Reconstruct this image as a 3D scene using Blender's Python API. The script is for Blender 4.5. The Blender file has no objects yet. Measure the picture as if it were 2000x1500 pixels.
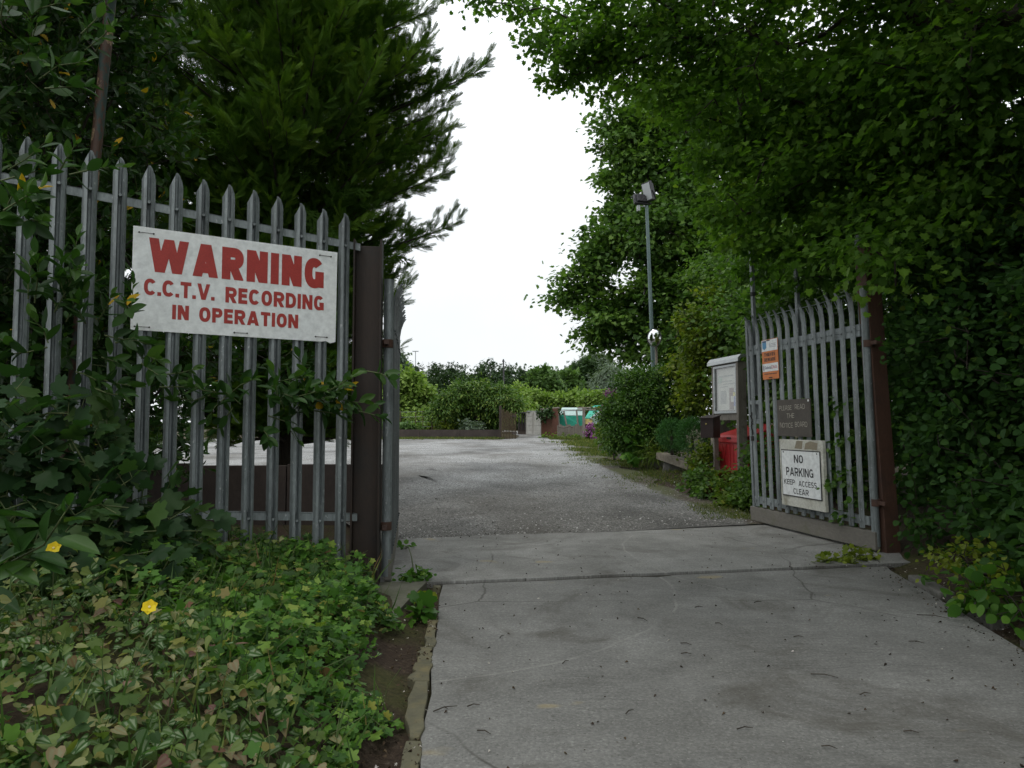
import bpy, math, random
import numpy as np
from mathutils import Vector, Matrix

# ---------------------------------------------------------------- scene, camera, light
sc = bpy.context.scene
COL = sc.collection
EYE = 1.1
F, PITCH = 1400.0, math.radians(3.19)
cam_d = bpy.data.cameras.new('camera')
cam_d.sensor_width = 36.0
cam_d.lens = 36.0 * F / 2000.0
cam_d.clip_start, cam_d.clip_end = 0.05, 2000.0
cam = bpy.data.objects.new('camera', cam_d)
cam.location = (0, 0, EYE)
cam.rotation_euler = (math.pi / 2 + PITCH, 0, 0)
COL.objects.link(cam)
sc.camera = cam

SUN_EL, SUN_AZ = math.radians(58), math.radians(215)      # compass bearing, y is north
w = bpy.data.worlds.new('World'); sc.world = w; w.use_nodes = True
nt = w.node_tree; nt.nodes.clear()
out = nt.nodes.new('ShaderNodeOutputWorld'); bg = nt.nodes.new('ShaderNodeBackground')
sky = nt.nodes.new('ShaderNodeTexSky'); sky.sky_type = 'NISHITA'; sky.sun_disc = False
sky.sun_elevation = SUN_EL; sky.sun_rotation = SUN_AZ
tc = nt.nodes.new('ShaderNodeTexCoord'); nz = nt.nodes.new('ShaderNodeTexNoise')
nz.inputs['Scale'].default_value = 2.2; nz.inputs['Detail'].default_value = 4
nt.links.new(tc.outputs['Generated'], nz.inputs['Vector'])
rp = nt.nodes.new('ShaderNodeMapRange')
rp.inputs[1].default_value = 0.3; rp.inputs[2].default_value = 0.6
rp.inputs[3].default_value = 0.94; rp.inputs[4].default_value = 0.99
nt.links.new(nz.outputs['Fac'], rp.inputs[0])
mx = nt.nodes.new('ShaderNodeMixRGB'); # overcast: brighter towards the zenith, with a faint cloud tone
sx = nt.nodes.new('ShaderNodeSeparateXYZ'); nt.links.new(tc.outputs['Generated'], sx.inputs[0])
zr = nt.nodes.new('ShaderNodeMapRange'); zr.inputs[1].default_value = 0; zr.inputs[2].default_value = 1; zr.inputs[3].default_value = .99; zr.inputs[4].default_value = 1.62
nt.links.new(sx.outputs[2], zr.inputs[0])
nr = nt.nodes.new('ShaderNodeMapRange'); nr.inputs[1].default_value = .35; nr.inputs[2].default_value = .65; nr.inputs[3].default_value = .95; nr.inputs[4].default_value = 1.05
nz2 = nt.nodes.new('ShaderNodeTexNoise'); nz2.inputs['Scale'].default_value = 3.1; nz2.inputs['Detail'].default_value = 6; nt.links.new(tc.outputs['Generated'], nz2.inputs['Vector']); nt.links.new(nz2.outputs['Fac'], nr.inputs[0])
ml = nt.nodes.new('ShaderNodeMath'); ml.operation = 'MULTIPLY'; nt.links.new(zr.outputs[0], ml.inputs[0]); nt.links.new(nr.outputs[0], ml.inputs[1])
vm = nt.nodes.new('ShaderNodeVectorMath'); vm.operation = 'SCALE'; vm.inputs[0].default_value = (9.75, 10.15, 10.35); nt.links.new(ml.outputs[0], vm.inputs['Scale'])
nt.links.new(vm.outputs[0], mx.inputs[2])
nt.links.new(rp.outputs[0], mx.inputs[0]); nt.links.new(sky.outputs[0], mx.inputs[1])
nt.links.new(mx.outputs[0], bg.inputs[0]); bg.inputs[1].default_value = 0.13
nt.links.new(bg.outputs[0], out.inputs[0])

sun_d = bpy.data.lights.new('sun', 'SUN'); sun_d.energy = 0.9; sun_d.angle = math.radians(14)
sun_d.color = (1.0, 0.95, 0.88)
sun = bpy.data.objects.new('sun', sun_d); COL.objects.link(sun)
sdir = Vector((math.sin(SUN_AZ) * math.cos(SUN_EL), math.cos(SUN_AZ) * math.cos(SUN_EL), math.sin(SUN_EL)))
sun.rotation_euler = sdir.to_track_quat('Z', 'Y').to_euler()
sun.location = sdir * 60

sc.view_settings.view_transform = 'Standard'; sc.view_settings.look = 'None'
sc.view_settings.exposure = -0.4; sc.view_settings.gamma = 1.0
sc.render.engine = 'CYCLES'
sc.cycles.max_bounces = 6; sc.cycles.diffuse_bounces = 3; sc.cycles.glossy_bounces = 2
sc.cycles.transmission_bounces = 4; sc.cycles.transparent_max_bounces = 6
sc.cycles.use_denoising = True
sc.cycles.caustics_reflective = False; sc.cycles.caustics_refractive = False

# ---------------------------------------------------------------- measuring
def P(px, py, Y):
    """world point on the photograph's ray (2000x1500 pixels) at distance Y"""
    u, v = (px - 1000) / F, (750 - py) / F
    c, s = math.cos(PITCH), math.sin(PITCH)
    dy, dz = c - v * s, s + v * c
    k = Y / dy
    return np.array((u * k, Y, EYE + dz * k))
def smooth(a, b, x):
    t = np.clip((np.asarray(x, float) - a) / (b - a), 0, 1); return t * t * (3 - 2 * t)
FD = np.array((.842, .540)); FP = np.array((-1.18, 4.73)); FN = np.array((.540, -.842))   # palisade line, FN towards camera
def fence_xy(s, off=0.0): return FP + FD * s + FN * off
def kerb_x(y): return -.29 - .072 * (np.asarray(y, float) - 2.3)
def hedge_x(y): return np.interp(y, [-20, 0, 2.5, 3.46, 4.16, 5.13, 5.75, 7], [2.3, 2.3, 2.4, 2.47, 2.61, 2.79, 2.9, 3.2])
def yard_x(y): y = np.asarray(y, float); return (yard_raw(y - .9) + 2 * yard_raw(y - .3) + 2 * yard_raw(y + .3) + yard_raw(y + .9)) / 6
def yard_raw(y): return np.interp(y, [7.9, 8.6, 9.7, 12, 14, 21, 29, 36, 45, 90], [2.95, 2.85, 2.55, 2.38, 2.2, 2.4, 3.0, 2.75, 1.9, 2.2])
def level(y): return np.interp(y, [7, 9, 14, 25, 36, 43, 60, 400], [0, .05, .25, .27, .33, .44, .5, .5])
def bank(x, y):
    x = np.asarray(x, float); y = np.asarray(y, float)
    d = kerb_x(y) - .14 - x
    h = .46 * (1 - np.exp(-np.clip(d, 0, None) / .85))
    q = -((x - FP[0]) * FN[0] + (y - FP[1]) * FN[1])            # behind the palisade
    h = h * (1 - smooth(.15, 1.6, q))
    h = h * (1 - smooth(4.3, 4.95, y) * smooth(-1.35, -.95, x))
    e = x - hedge_x(y) - .12
    h2 = .2 * (1 - np.exp(-np.clip(e, 0, None) / .6)) * (1 - smooth(6.5, 8, y))
    g = x - yard_x(y) - .3
    h3 = .22 * (1 - np.exp(-np.clip(g, 0, None) / .7)) * smooth(7.5, 9.5, y) * (1 - smooth(26, 34, y))
    return h + h2 + h3
def ground_z(x, y): return level(y) + bank(x, y) - .03
def G(px, py):
    """where the pixel's ray meets the ground"""
    for Y in np.arange(1.5, 120, .03):
        p = P(px, py, Y)
        if p[2] <= float(ground_z(p[0], Y)) + .03: return p
    return p

# ---------------------------------------------------------------- mesh building
class MB:
    def __init__(s): s.v = []; s.f = []; s.sm = []
    def add(s, vs, fs, smooth=False):
        n = len(s.v); s.v += [tuple(map(float, p)) for p in vs]
        s.f += [tuple(i + n for i in f) for f in fs]; s.sm += [smooth] * len(fs); return s
    def box(s, c, size, R=None, taper=None):
        hx, hy, hz = (k / 2 for k in size); tx, ty = taper or (1, 1)
        v = [(-hx, -hy, -hz), (hx, -hy, -hz), (hx, hy, -hz), (-hx, hy, -hz),
             (-hx * tx, -hy * ty, hz), (hx * tx, -hy * ty, hz), (hx * tx, hy * ty, hz), (-hx * tx, hy * ty, hz)]
        v = np.array(v)
        if R is not None: v = v @ np.array(R).T
        return s.add(v + np.array(c), [(3, 2, 1, 0), (4, 5, 6, 7), (0, 1, 5, 4), (1, 2, 6, 5), (2, 3, 7, 6), (3, 0, 4, 7)])
    def tube(s, pts, rad, n=8, caps=True):
        pts = np.array(pts, float); m = len(pts); rad = np.broadcast_to(np.array(rad, float), (m,))
        t = np.gradient(pts, axis=0); t /= np.linalg.norm(t, axis=1)[:, None] + 1e-12
        ref = np.array((0, 0, 1.0)) if abs(t[0][2]) < .9 else np.array((1.0, 0, 0))
        V = []
        for i in range(m):
            a = np.cross(t[i], ref); a /= np.linalg.norm(a); b = np.cross(a, t[i])
            ang = np.arange(n) * 2 * math.pi / n
            V += list(pts[i] + rad[i] * (np.cos(ang)[:, None] * a + np.sin(ang)[:, None] * b))
        Fs = [(i * n + k, i * n + (k + 1) % n, (i + 1) * n + (k + 1) % n, (i + 1) * n + k) for i in range(m - 1) for k in range(n)]
        s.add(V, Fs, True)
        if caps:
            s.add(V[:n], [tuple(range(n))[::-1]]); s.add(V[-n:], [tuple(range(n))])
        return s
    def prism(s, poly, o, ux, uy, depth):
        """polygon in the plane (o, ux, uy), thickened by depth along ux x uy"""
        o, ux, uy = (np.array(k, float) for k in (o, ux, uy)); nz = np.cross(ux, uy)
        a = [o + p[0] * ux + p[1] * uy for p in poly]; b = [p + nz * depth for p in a]; n = len(a)
        s.add(a + b, [tuple(range(n))[::-1], tuple(range(n, 2 * n))] + [(i, (i + 1) % n, n + (i + 1) % n, n + i) for i in range(n)])
        return s
    def disc(s, c, nrm, r, thick, n=20, ry=None):
        nrm = np.array(nrm, float); nrm /= np.linalg.norm(nrm)
        ref = np.array((0, 0, 1.0)) if abs(nrm[2]) < .9 else np.array((1.0, 0, 0))
        a = np.cross(ref, nrm); a /= np.linalg.norm(a); b = np.cross(nrm, a)
        poly = [(r * math.cos(k * 2 * math.pi / n), (ry or r) * math.sin(k * 2 * math.pi / n)) for k in range(n)]
        return s.prism(poly, c, a, b, thick)
    def build(s, name, mat, parent=None, local=False, bevel=0, origin=None):
        V = np.array(s.v, float)
        if parent is not None:
            if not local: V = V - np.array(wloc(parent))
        elif origin is None:
            lo, hi = V.min(0), V.max(0); origin = np.array(((lo[0] + hi[0]) / 2, (lo[1] + hi[1]) / 2, lo[2]))
        if parent is None: V = V - np.array(origin)
        me = bpy.data.meshes.new(name); me.from_pydata([tuple(p) for p in V], [], s.f)
        me.polygons.foreach_set('use_smooth', s.sm); me.update()
        if mat: me.materials.append(mat)
        o = bpy.data.objects.new(name, me); COL.objects.link(o)
        if parent is not None: o.parent = parent
        else: o.location = tuple(origin)
        if bevel:
            b = o.modifiers.new('bevel', 'BEVEL'); b.width = bevel; b.segments = 2; b.limit_method = 'ANGLE'
        return o
def wloc(o):
    l = Vector(o.location)
    while o.parent: o = o.parent; l = l + o.location
    return l
def tag(o, label, cat, group=None, kind=None):
    if label: o['label'] = label
    if cat: o['category'] = cat
    if group: o['group'] = group
    if kind: o['kind'] = kind
    return o
def thing(name, label, cat, loc, rz=0, group=None):
    o = bpy.data.objects.new(name, None); o.empty_display_size = .2; COL.objects.link(o)
    o.location = tuple(map(float, loc)); o.rotation_euler = (0, 0, rz)
    return tag(o, label, cat, group)
def rz(a): c, s = math.cos(a), math.sin(a); return np.array(((c, -s, 0), (s, c, 0), (0, 0, 1)))
def copy_part(src, parent, loc=None):
    c = src.copy(); COL.objects.link(c); c.parent = parent
    if loc is not None: c.location = loc
    return c
def nrm(a): return a / (np.linalg.norm(a, axis=-1, keepdims=True) + 1e-9)

def text(body, x, y, wd, ht, mat, parent, o, ux, uy, bold=0.0, depth=.0015, name='lettering'):
    """one word fitted into the box (x, y, wd, ht) of the plane (o, ux, uy)"""
    cu = bpy.data.curves.new('t', 'FONT'); cu.body = body; cu.offset = bold; cu.resolution_u = 4
    t = bpy.data.objects.new('t', cu); me = bpy.data.meshes.new_from_object(t)
    n = len(me.vertices); V = np.empty(n * 3); me.vertices.foreach_get('co', V); V = V.reshape(-1, 3)
    lo, hi = V.min(0), V.max(0)
    a = x + (V[:, 0] - lo[0]) / (hi[0] - lo[0]) * wd; b = y + (V[:, 1] - lo[1]) / (hi[1] - lo[1]) * ht
    ux, uy = np.array(ux, float), np.array(uy, float)
    W = np.array(o, float) + a[:, None] * ux + b[:, None] * uy + np.cross(ux, uy) * depth
    if parent is not None and parent.rotation_euler.z == 0: W = W - np.array(wloc(parent))
    me.vertices.foreach_set('co', W.ravel()); me.update()
    me.materials.clear(); me.materials.append(mat); me.name = name
    ob = bpy.data.objects.new(name, me); COL.objects.link(ob); ob.parent = parent
    bpy.data.objects.remove(t); bpy.data.curves.remove(cu)
    return ob


def clip_poly(poly, ax, lim, keep_less):
    out = []; n = len(poly)
    for i in range(n):
        a, b = poly[i], poly[(i + 1) % n]; ia = (a[ax] <= lim) == keep_less or a[ax] == lim; ib = (b[ax] <= lim) == keep_less or b[ax] == lim
        if ia: out.append(a)
        if ia != ib:
            f = (lim - a[ax]) / (b[ax] - a[ax]); out.append((a[0] + f * (b[0] - a[0]), a[1] + f * (b[1] - a[1])))
    return out
def glyph(ch, t, wf=1.0):
    """strokes of a sans capital, unit height: list of (polyline, closed), and its width"""
    r = t / 2; W_ = {'W': 1.28, 'M': .98, 'I': t, '.': t, 'E': .60, 'F': .58, 'L': .56, 'T': .68, 'S': .68, 'P': .68, 'B': .70, 'K': .76, 'A': .86, 'V': .84}.get(ch, .74)
    if ch not in 'I.': W_ = max(W_ * wf, t * 2.2)
    w = W_
    def arc(cx, cy, rx, ry, a0, a1, n=14, e=.86):
        o = []
        for k_ in range(n + 1):
            a = math.radians(a0 + (a1 - a0) * k_ / n); c_, s_ = math.cos(a), math.sin(a)
            o.append((cx + rx * math.copysign(abs(c_) ** e, c_), cy + ry * math.copysign(abs(s_) ** e, s_)))
        return o
    V_ = lambda x: ([(x, 0), (x, 1)], False); H_ = lambda y, a, b: ([(a, y), (b, y)], False)
    D_ = lambda a, b: ([a, b], 'x')
    dg = r * 1.12
    if ch == 'I': return [V_(r)], w
    if ch == '.': return [([(r, 0), (r, t)], False)], w
    if ch == 'L': return [V_(r), H_(r, t, w)], w
    if ch == 'T': return [V_(w / 2), H_(1 - r, 0, w)], w
    if ch == 'E': return [V_(r), H_(r, t, w), H_(1 - r, t, w), H_(.52, t, w * .94)], w
    if ch == 'F': return [V_(r), H_(1 - r, t, w), H_(.5, t, w * .94)], w
    if ch == 'H': return [V_(r), V_(w - r), H_(.5, t, w - t)], w
    if ch == 'N': return [V_(r), V_(w - r), D_((r * 1.05, 1), (w - r * 1.05, 0))], w
    if ch == 'M': return [V_(r), V_(w - r), D_((r, 1), (w / 2, .12)), D_((w - r, 1), (w / 2, .12))], w
    if ch == 'K': return [V_(r), D_((t * .9, .42), (w - dg, 1)), D_((w * .38, .58), (w - dg, 0))], w
    if ch == 'A': return [D_((dg, 0), (w / 2 - r * .15, 1)), D_((w - dg, 0), (w / 2 + r * .15, 1)), H_(.27, w * .25, w * .75)], w
    if ch == 'V': return [D_((dg, 1), (w / 2 - r * .15, 0)), D_((w - dg, 1), (w / 2 + r * .15, 0))], w
    if ch == 'W': return [D_((dg, 1), (w * .29, 0)), D_((w * .29, 0), (w * .5, 1)), D_((w * .5, 1), (w * .71, 0)), D_((w * .71, 0), (w - dg, 1))], w
    if ch == 'O': return [(arc(w / 2, .5, w / 2 - r, .5 - r, 0, 360, 32)[:-1], True)], w
    if ch == 'C': return [(arc(w / 2, .5, w / 2 - r, .5 - r, 38, 322, 26), False)], w
    if ch == 'G': return [(arc(w / 2, .5, w / 2 - r, .5 - r, 42, 330, 26), False), H_(.5 - r * .6, w * .55, w), ([(w - r, 0.03), (w - r, .5 - r * .6)], False)], w
    if ch == 'D': return [V_(r), ([(t, 1 - r), (w * .40, 1 - r)] + arc(w * .42, .5, w * .58 - r, .5 - r, 88, -88, 18) + [(w * .40, r), (t, r)], False)], w
    if ch in 'PR':
        m_ = .43 + r * .35; b_ = ([(t, 1 - r), (w * .52, 1 - r)] + arc(w * .55, (1 - r + m_) / 2, w * .45 - r, (1 - r - m_) / 2, 88, -88, 14) + [(w * .52, m_), (t, m_)], False)
        return [V_(r), b_] + ([D_((w * .46, m_ + r * .2), (w - dg * .9, 0))] if ch == 'R' else []), w
    if ch == 'B':
        m_ = .52; o = [V_(r)]
        for y0, y1, k_ in ((m_, 1 - r, .95), (r, m_, 1.0)): o.append(([(t, y1), (w * .5, y1)] + arc(w * .53, (y0 + y1) / 2, (w * .47) * k_ - r, (y1 - y0) / 2, 88, -88, 12) + [(w * .5, y0), (t, y0)], False))
        return o, w
    if ch == 'S':
        q = (.5 - r) / 2; return [(arc(w / 2, .5 + q, w / 2 - r, q, 25, 268, 18) + arc(w / 2, .5 - q, w / 2 - r, q, 92, -155, 18)[1:], False)], w
    return [], .35
def letters(body, x, y, wd, ht, mat, parent, o, ux, uy, t=.2, depth=.001, jit=0.0, seed=1, gap=.11, wf=1.0, name='lettering'):
    """a word in cut-out sans capitals fitted into the box (x, y, wd, ht) of the plane (o, ux, uy)"""
    polys = []; cx = 0; rg = np.random.default_rng(seed); lay = 0
    for i, ch in enumerate(body):
        st_, w_ = glyph(ch, t, wf); dy = rg.normal(0, jit)
        for pl, closed in st_:
            pl = [(a + rg.normal(0, jit * .6), b + rg.normal(0, jit * .6) + dy) for a, b in pl] if jit else list(pl)
            if closed == 'x':
                (ax, ay), (bx, by) = pl; L = math.hypot(bx - ax, by - ay); ex, ey = (bx - ax) / L * t * .7, (by - ay) / L * t * .7
                if ch in 'KMR':
                    e0 = 1 if ay in (0, 1) else 0; e1 = 1 if by in (0, 1) else 0
                else: e0 = e1 = 1
                pl = [(ax - ex * e0, ay - ey * e0), (bx + ex * e1, by + ey * e1)]
            n = len(pl); lft = []; rgt = []
            for k_ in range(n):
                p0 = pl[k_ - 1] if (k_ > 0 or closed is True) else None; p1_ = pl[(k_ + 1) % n] if (k_ < n - 1 or closed is True) else None
                d = []
                for a, b in ((p0, pl[k_]), (pl[k_], p1_)):
                    if a is not None and b is not None:
                        L = math.hypot(b[0] - a[0], b[1] - a[1]) or 1; d.append(((b[0] - a[0]) / L, (b[1] - a[1]) / L))
                tx, ty = np.mean(d, 0); L = math.hypot(tx, ty) or 1; tx, ty = tx / L, ty / L
                c_ = tx * d[0][0] + ty * d[0][1]; h = t / 2 / max(c_, .6)
                lft.append((pl[k_][0] - ty * h, pl[k_][1] + tx * h)); rgt.append((pl[k_][0] + ty * h, pl[k_][1] - tx * h))
            segs = n if closed is True else n - 1
            for k_ in range(segs):
                j = (k_ + 1) % n; q = [lft[k_], rgt[k_], rgt[j], lft[j]]
                if closed == 'x' and not jit:
                    for ax_, lim, less in ((1, 0, False), (1, 1, True), (0, 0, False), (0, w_, True)): q = clip_poly(q, ax_, lim, less) if q else q
                if len(q) >= 3: polys.append(([(a + cx, b) for a, b in q], lay))
            lay += 1
        cx += w_ + (gap * .6 if ch == '.' or (i + 1 < len(body) and body[i + 1] == '.') else gap)
    X_ = [a for q, _ in polys for a, b in q]; Y_ = [b for q, _ in polys for a, b in q]; x0, x1, y0, y1 = min(X_), max(X_), min(Y_), max(Y_)
    ux, uy = np.array(ux, float), np.array(uy, float); nz_ = np.cross(ux, uy); m = MB()
    for q, l in polys:
        m.add([np.array(o, float) + ux * (x + (a - x0) / (x1 - x0) * wd) + uy * (y + (b - y0) / (y1 - y0) * ht) + nz_ * (depth + .00006 * (l % 9)) for a, b in q], [tuple(range(len(q)))])
    loc = parent.rotation_euler.z != 0
    return m.build(name, mat, parent, local=loc)

# ---------------------------------------------------------------- materials
class N:
    def __init__(s, name):
        s.m = bpy.data.materials.new(name); s.m.use_nodes = True; s.t = s.m.node_tree; s.t.nodes.clear()
        s.out = s.n('OutputMaterial'); s.pos = s.n('NewGeometry').outputs['Position']
    def n(s, t, **k):
        x = s.t.nodes.new('ShaderNode' + t)
        for a, b in k.items(): setattr(x, a, b)
        return x
    def set(s, node, **k):
        for a, b in k.items():
            i = node.inputs[a.replace('_', ' ')]
            if hasattr(b, 'is_linked') or isinstance(b, bpy.types.NodeSocket): s.t.links.new(b, i)
            else: i.default_value = b
        return node
    def link(s, a, b): s.t.links.new(a, b)
    def scaled(s, v=(1, 1, 1), src=None):
        m = s.n('Mapping'); m.inputs['Scale'].default_value = v; s.link(src or s.pos, m.inputs['Vector']); return m.outputs[0]
    def noise(s, scale, detail=4, rough=.55, vec=None, dist=0):
        x = s.n('TexNoise'); s.link(vec or s.pos, x.inputs['Vector'])
        x.inputs['Scale'].default_value = scale; x.inputs['Detail'].default_value = detail
        x.inputs['Roughness'].default_value = rough; x.inputs['Distortion'].default_value = dist; return x.outputs['Fac']
    def voro(s, scale, vec=None, feature='F1', rnd=1.0):
        x = s.n('TexVoronoi', feature=feature); s.link(vec or s.pos, x.inputs['Vector']); x.inputs['Scale'].default_value = scale
        x.inputs['Randomness'].default_value = rnd; return x
    def ramp(s, fac, stops, interp='LINEAR'):
        r = s.n('ValToRGB'); r.color_ramp.interpolation = interp; e = r.color_ramp.elements
        while len(e) < len(stops): e.new(.5)
        for k, (p, c) in zip(e, stops):
            k.position = p; k.color = (*((c,) * 3 if not hasattr(c, '__len__') else c), 1)
        s.link(fac, r.inputs[0]); return r.outputs[0]
    def mix(s, fac, a, b, mode='MIX'):
        x = s.n('MixRGB', blend_type=mode)
        for i, k in ((0, fac), (1, a), (2, b)):
            if isinstance(k, bpy.types.NodeSocket): s.link(k, x.inputs[i])
            elif i == 0: x.inputs[0].default_value = k
            else: x.inputs[i].default_value = (*k, 1)
        return x.outputs[0]
    def math(s, op, a, b=0.0):
        x = s.n('Math', operation=op)
        for i, k in ((0, a), (1, b)):
            if isinstance(k, bpy.types.NodeSocket): s.link(k, x.inputs[i])
            else: x.inputs[i].default_value = k
        return x.outputs[0]
    def bump(s, h, strength=.4, dist=.01):
        b = s.n('Bump'); b.inputs['Strength'].default_value = strength; b.inputs['Distance'].default_value = dist
        s.link(h, b.inputs['Height']); return b.outputs[0]
    def surf(s, color, rough=.7, metal=0.0, normal=None, spec=.5):
        b = s.n('BsdfPrincipled')
        for k, v in (('Base Color', color), ('Roughness', rough), ('Metallic', metal), ('Specular IOR Level', spec)):
            if isinstance(v, bpy.types.NodeSocket): s.link(v, b.inputs[k])
            else: b.inputs[k].default_value = (*v, 1) if k == 'Base Color' else v
        if normal: s.link(normal, b.inputs['Normal'])
        s.link(b.outputs[0], s.out.inputs[0]); return s.m

def mat_leaf(name, stops, rough=.5, trans=.3, spec=.22, transcol=1.6, rim=None):
    k = N(name); a = k.n('Attribute', attribute_name='tone'); c = k.ramp(a.outputs['Fac'], stops)
    if rim:
        r = k.n('Attribute', attribute_name='rim'); f = k.ramp(r.outputs['Fac'], [(.25, 1.0), (.7, 0.0)])
        f2 = k.mix(1.0, f, k.ramp(a.outputs['Fac'], [(.05, .95), (.35, .7), (.5, .12), (.78, .1), (.86, .5), (1, .2)]), 'MULTIPLY')
        c = k.mix(f2, c, rim)
    b = k.n('BsdfPrincipled'); k.link(c, b.inputs['Base Color']); b.inputs['Roughness'].default_value = rough
    b.inputs['Specular IOR Level'].default_value = spec
    t = k.n('BsdfTranslucent'); k.link(k.mix(1.0, c, (transcol, transcol * 1.15, transcol * .5), 'MULTIPLY'), t.inputs[0])
    m = k.n('MixShader'); m.inputs[0].default_value = trans
    k.link(b.outputs[0], m.inputs[1]); k.link(t.outputs[0], m.inputs[2]); k.link(m.outputs[0], k.out.inputs[0]); return k.m

def mat_plain(name, c1, c2, scale=8, rough=.7, metal=0, bump=.2, vec=(1, 1, 1), spec=.5, dirt=None):
    k = N(name); v = k.scaled(vec); n1 = k.noise(scale, 5, .6, v); n2 = k.noise(scale * 9, 3, .6, v)
    c = k.mix(k.ramp(n1, [(.3, 0.0), (.7, 1.0)]), c1, c2)
    c = k.mix(1.0, c, k.ramp(n2, [(.25, .78), (.75, 1.12)]), 'MULTIPLY')
    if dirt: c = k.mix(k.ramp(k.noise(scale * .6, 6, .7), [(.5, 0.0), (.72, 1.0)]), c, dirt)
    return k.surf(c, rough, metal, k.bump(n2, bump, .004), spec)

def mat_galv(name, base=.30, dark=.5):
    k = N(name); sp = k.voro(90, k.scaled((1, 1, .35)))
    spang = k.ramp(sp.outputs['Color'], [(0, .8), (1, 1.15)])
    st = k.noise(30, 4, .6, k.scaled((1, 1, .05))); big = k.noise(3.5, 5, .6, k.scaled((1, 1, .5)))
    c = k.ramp(st, [(.3, (base * .58, base * .67, base * .68)), (.7, (base * 1.06, base * 1.18, base * 1.2))])
    c = k.mix(1.0, c, spang, 'MULTIPLY')
    c = k.mix(1.0, c, k.ramp(big, [(.3, dark), (.55, 1.0)]), 'MULTIPLY')
    fl = k.noise(55, 2, .5, k.scaled((1, 1, .5))); c = k.mix(k.ramp(fl, [(.66, 0.0), (.74, .55)]), c, (base * 2.1, base * 2.2, base * 2.2))
    return k.surf(c, .5, .15, k.bump(fl, .15, .002))

M = {}
M['galv'] = mat_galv('galvanised_steel', .27, .55)
M['galv_pale'] = mat_galv('galvanised_steel_pale', .30, .6)
M['galv_shaded'] = mat_galv('shaded_galvanised_steel', .15, .5)  # same steel; the darker colour stands in for shade on the edge-on leaf
M['rust'] = mat_plain('rusty_brown_steel', (0.021, 0.013, 0.009), (0.032, 0.019, 0.012), 6, .7, 0, .3, (1, 1, .3), dirt=(0.015, 0.012, 0.010))
M['rust_red'] = mat_plain('red_brown_steel', (.075, .038, .026), (.105, .052, .034), 6, .7, 0, .3, (1, 1, .3), dirt=(.05, .03, .025))
M['white'] = mat_plain('white_sign_face', (.80, .83, .83), (.84, .86, .85), 3, .45, 0, .03, dirt=(.76, .78, .77))
M['red_ink'] = mat_plain('red_lettering', (.36, .024, .016), (.42, .032, .022), 12, .5, 0, .02)
M['black_ink'] = mat_plain('black_lettering', (.018, .018, .02), (.03, .03, .03), 10, .5, 0, .02)
M['orange'] = mat_plain('orange_sign_face', (.62, .17, .02), (.68, .19, .025), 10, .45, 0, .02)
M['orange_ink'] = mat_plain('dark_brown_lettering', (.03, .012, .006), (.04, .015, .008), 10, .5, 0, .02)
M['blue'] = mat_plain('blue_crest', (.05, .24, .45), (.07, .30, .52), 60, .45, 0, .02)
M['dark_blue'] = mat_plain('dark_blue_print', (.03, .07, .16), (.04, .08, .18), 60, .45, 0, .02)
M['grey_ink'] = mat_plain('grey_print', (.16, .17, .22), (.2, .2, .26), 20, .5, 0, .02)
M['pink_ink'] = mat_plain('crimson_print', (.5, .05, .09), (.5, .06, .1), 20, .5, 0, .02)
M['slate'] = mat_plain('grey_brown_board', (.075, .066, .056), (.10, .088, .074), 9, .75, 0, .2)
M['chalk'] = mat_plain('pale_scratched_lettering', (.40, .37, .31), (.46, .43, .37), 30, .8, 0, .1)
M['dirty_white'] = mat_plain('weathered_white_board', (.52, .52, .44), (.62, .62, .56), 5, .7, 0, .15, dirt=(.17, .15, .09))
M['bare_patch'] = mat_plain('bare_board_patch', (.24, .21, .15), (.30, .26, .18), 20, .8, 0, .2)
M['aluminium'] = mat_plain('aluminium_trim', (.36, .38, .39), (.46, .48, .48), 20, .35, .4, .02)
M['old_wood'] = mat_plain('weathered_grey_timber', (0.176, 0.154, 0.132), (0.264, 0.237, 0.204), 14, .85, 0, .5, (1, 1, .12), dirt=(0.110, 0.099, 0.077))
M['sleeper_wood'] = mat_plain('weathered_sleeper', (.15, .13, .10), (.25, .22, .17), 14, .85, 0, .5, (.3, 1, 1), dirt=(.12, .10, .07))
M['dark_wood'] = mat_plain('dark_brown_timber', (.040, .030, .024), (.065, .048, .038), 12, .8, 0, .4, (1, 1, .15))
M['wall_board'] = mat_plain('dark_brown_board', (.036, .026, .022), (.056, .041, .036), 4, .75, 0, .3, (1, 1, .4), dirt=(.070, .054, .045))
M['slat_wood'] = mat_plain('brown_slat_timber', (0.066, 0.047, 0.025), (0.110, 0.080, 0.041), 20, .85, 0, .5, (1, 1, .1), dirt=(0.039, 0.033, 0.019))
M['bin_red'] = mat_plain('red_plastic', (.50, .018, .024), (.58, .028, .034), 4, .42, 0, .05, dirt=(.40, .05, .04))
M['tin_brown'] = mat_plain('dark_brown_metal', (.030, .018, .018), (.045, .028, .026), 8, .5, 0, .05)
M['paper'] = mat_plain('notice_paper', (.60, .62, .55), (.68, .70, .62), 12, .8, 0, 0)
M['paper_blue'] = mat_plain('blue_printed_paper', (.08, .12, .42), (.30, .36, .55), 18, .8, 0, 0)
M['paper_yellow'] = mat_plain('yellow_printed_paper', (.62, .58, .12), (.66, .62, .2), 18, .8, 0, 0)
M['paper_brown'] = mat_plain('brown_printed_paper', (.17, .12, .10), (.27, .2, .17), 40, .8, 0, 0)
M['paper_print'] = mat_plain('faint_print', (.34, .37, .34), (.44, .46, .42), 40, .8, 0, 0)
M['paper_mint'] = mat_plain('mint_paper', (.45, .58, .47), (.48, .6, .5), 40, .8, 0, 0)
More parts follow.
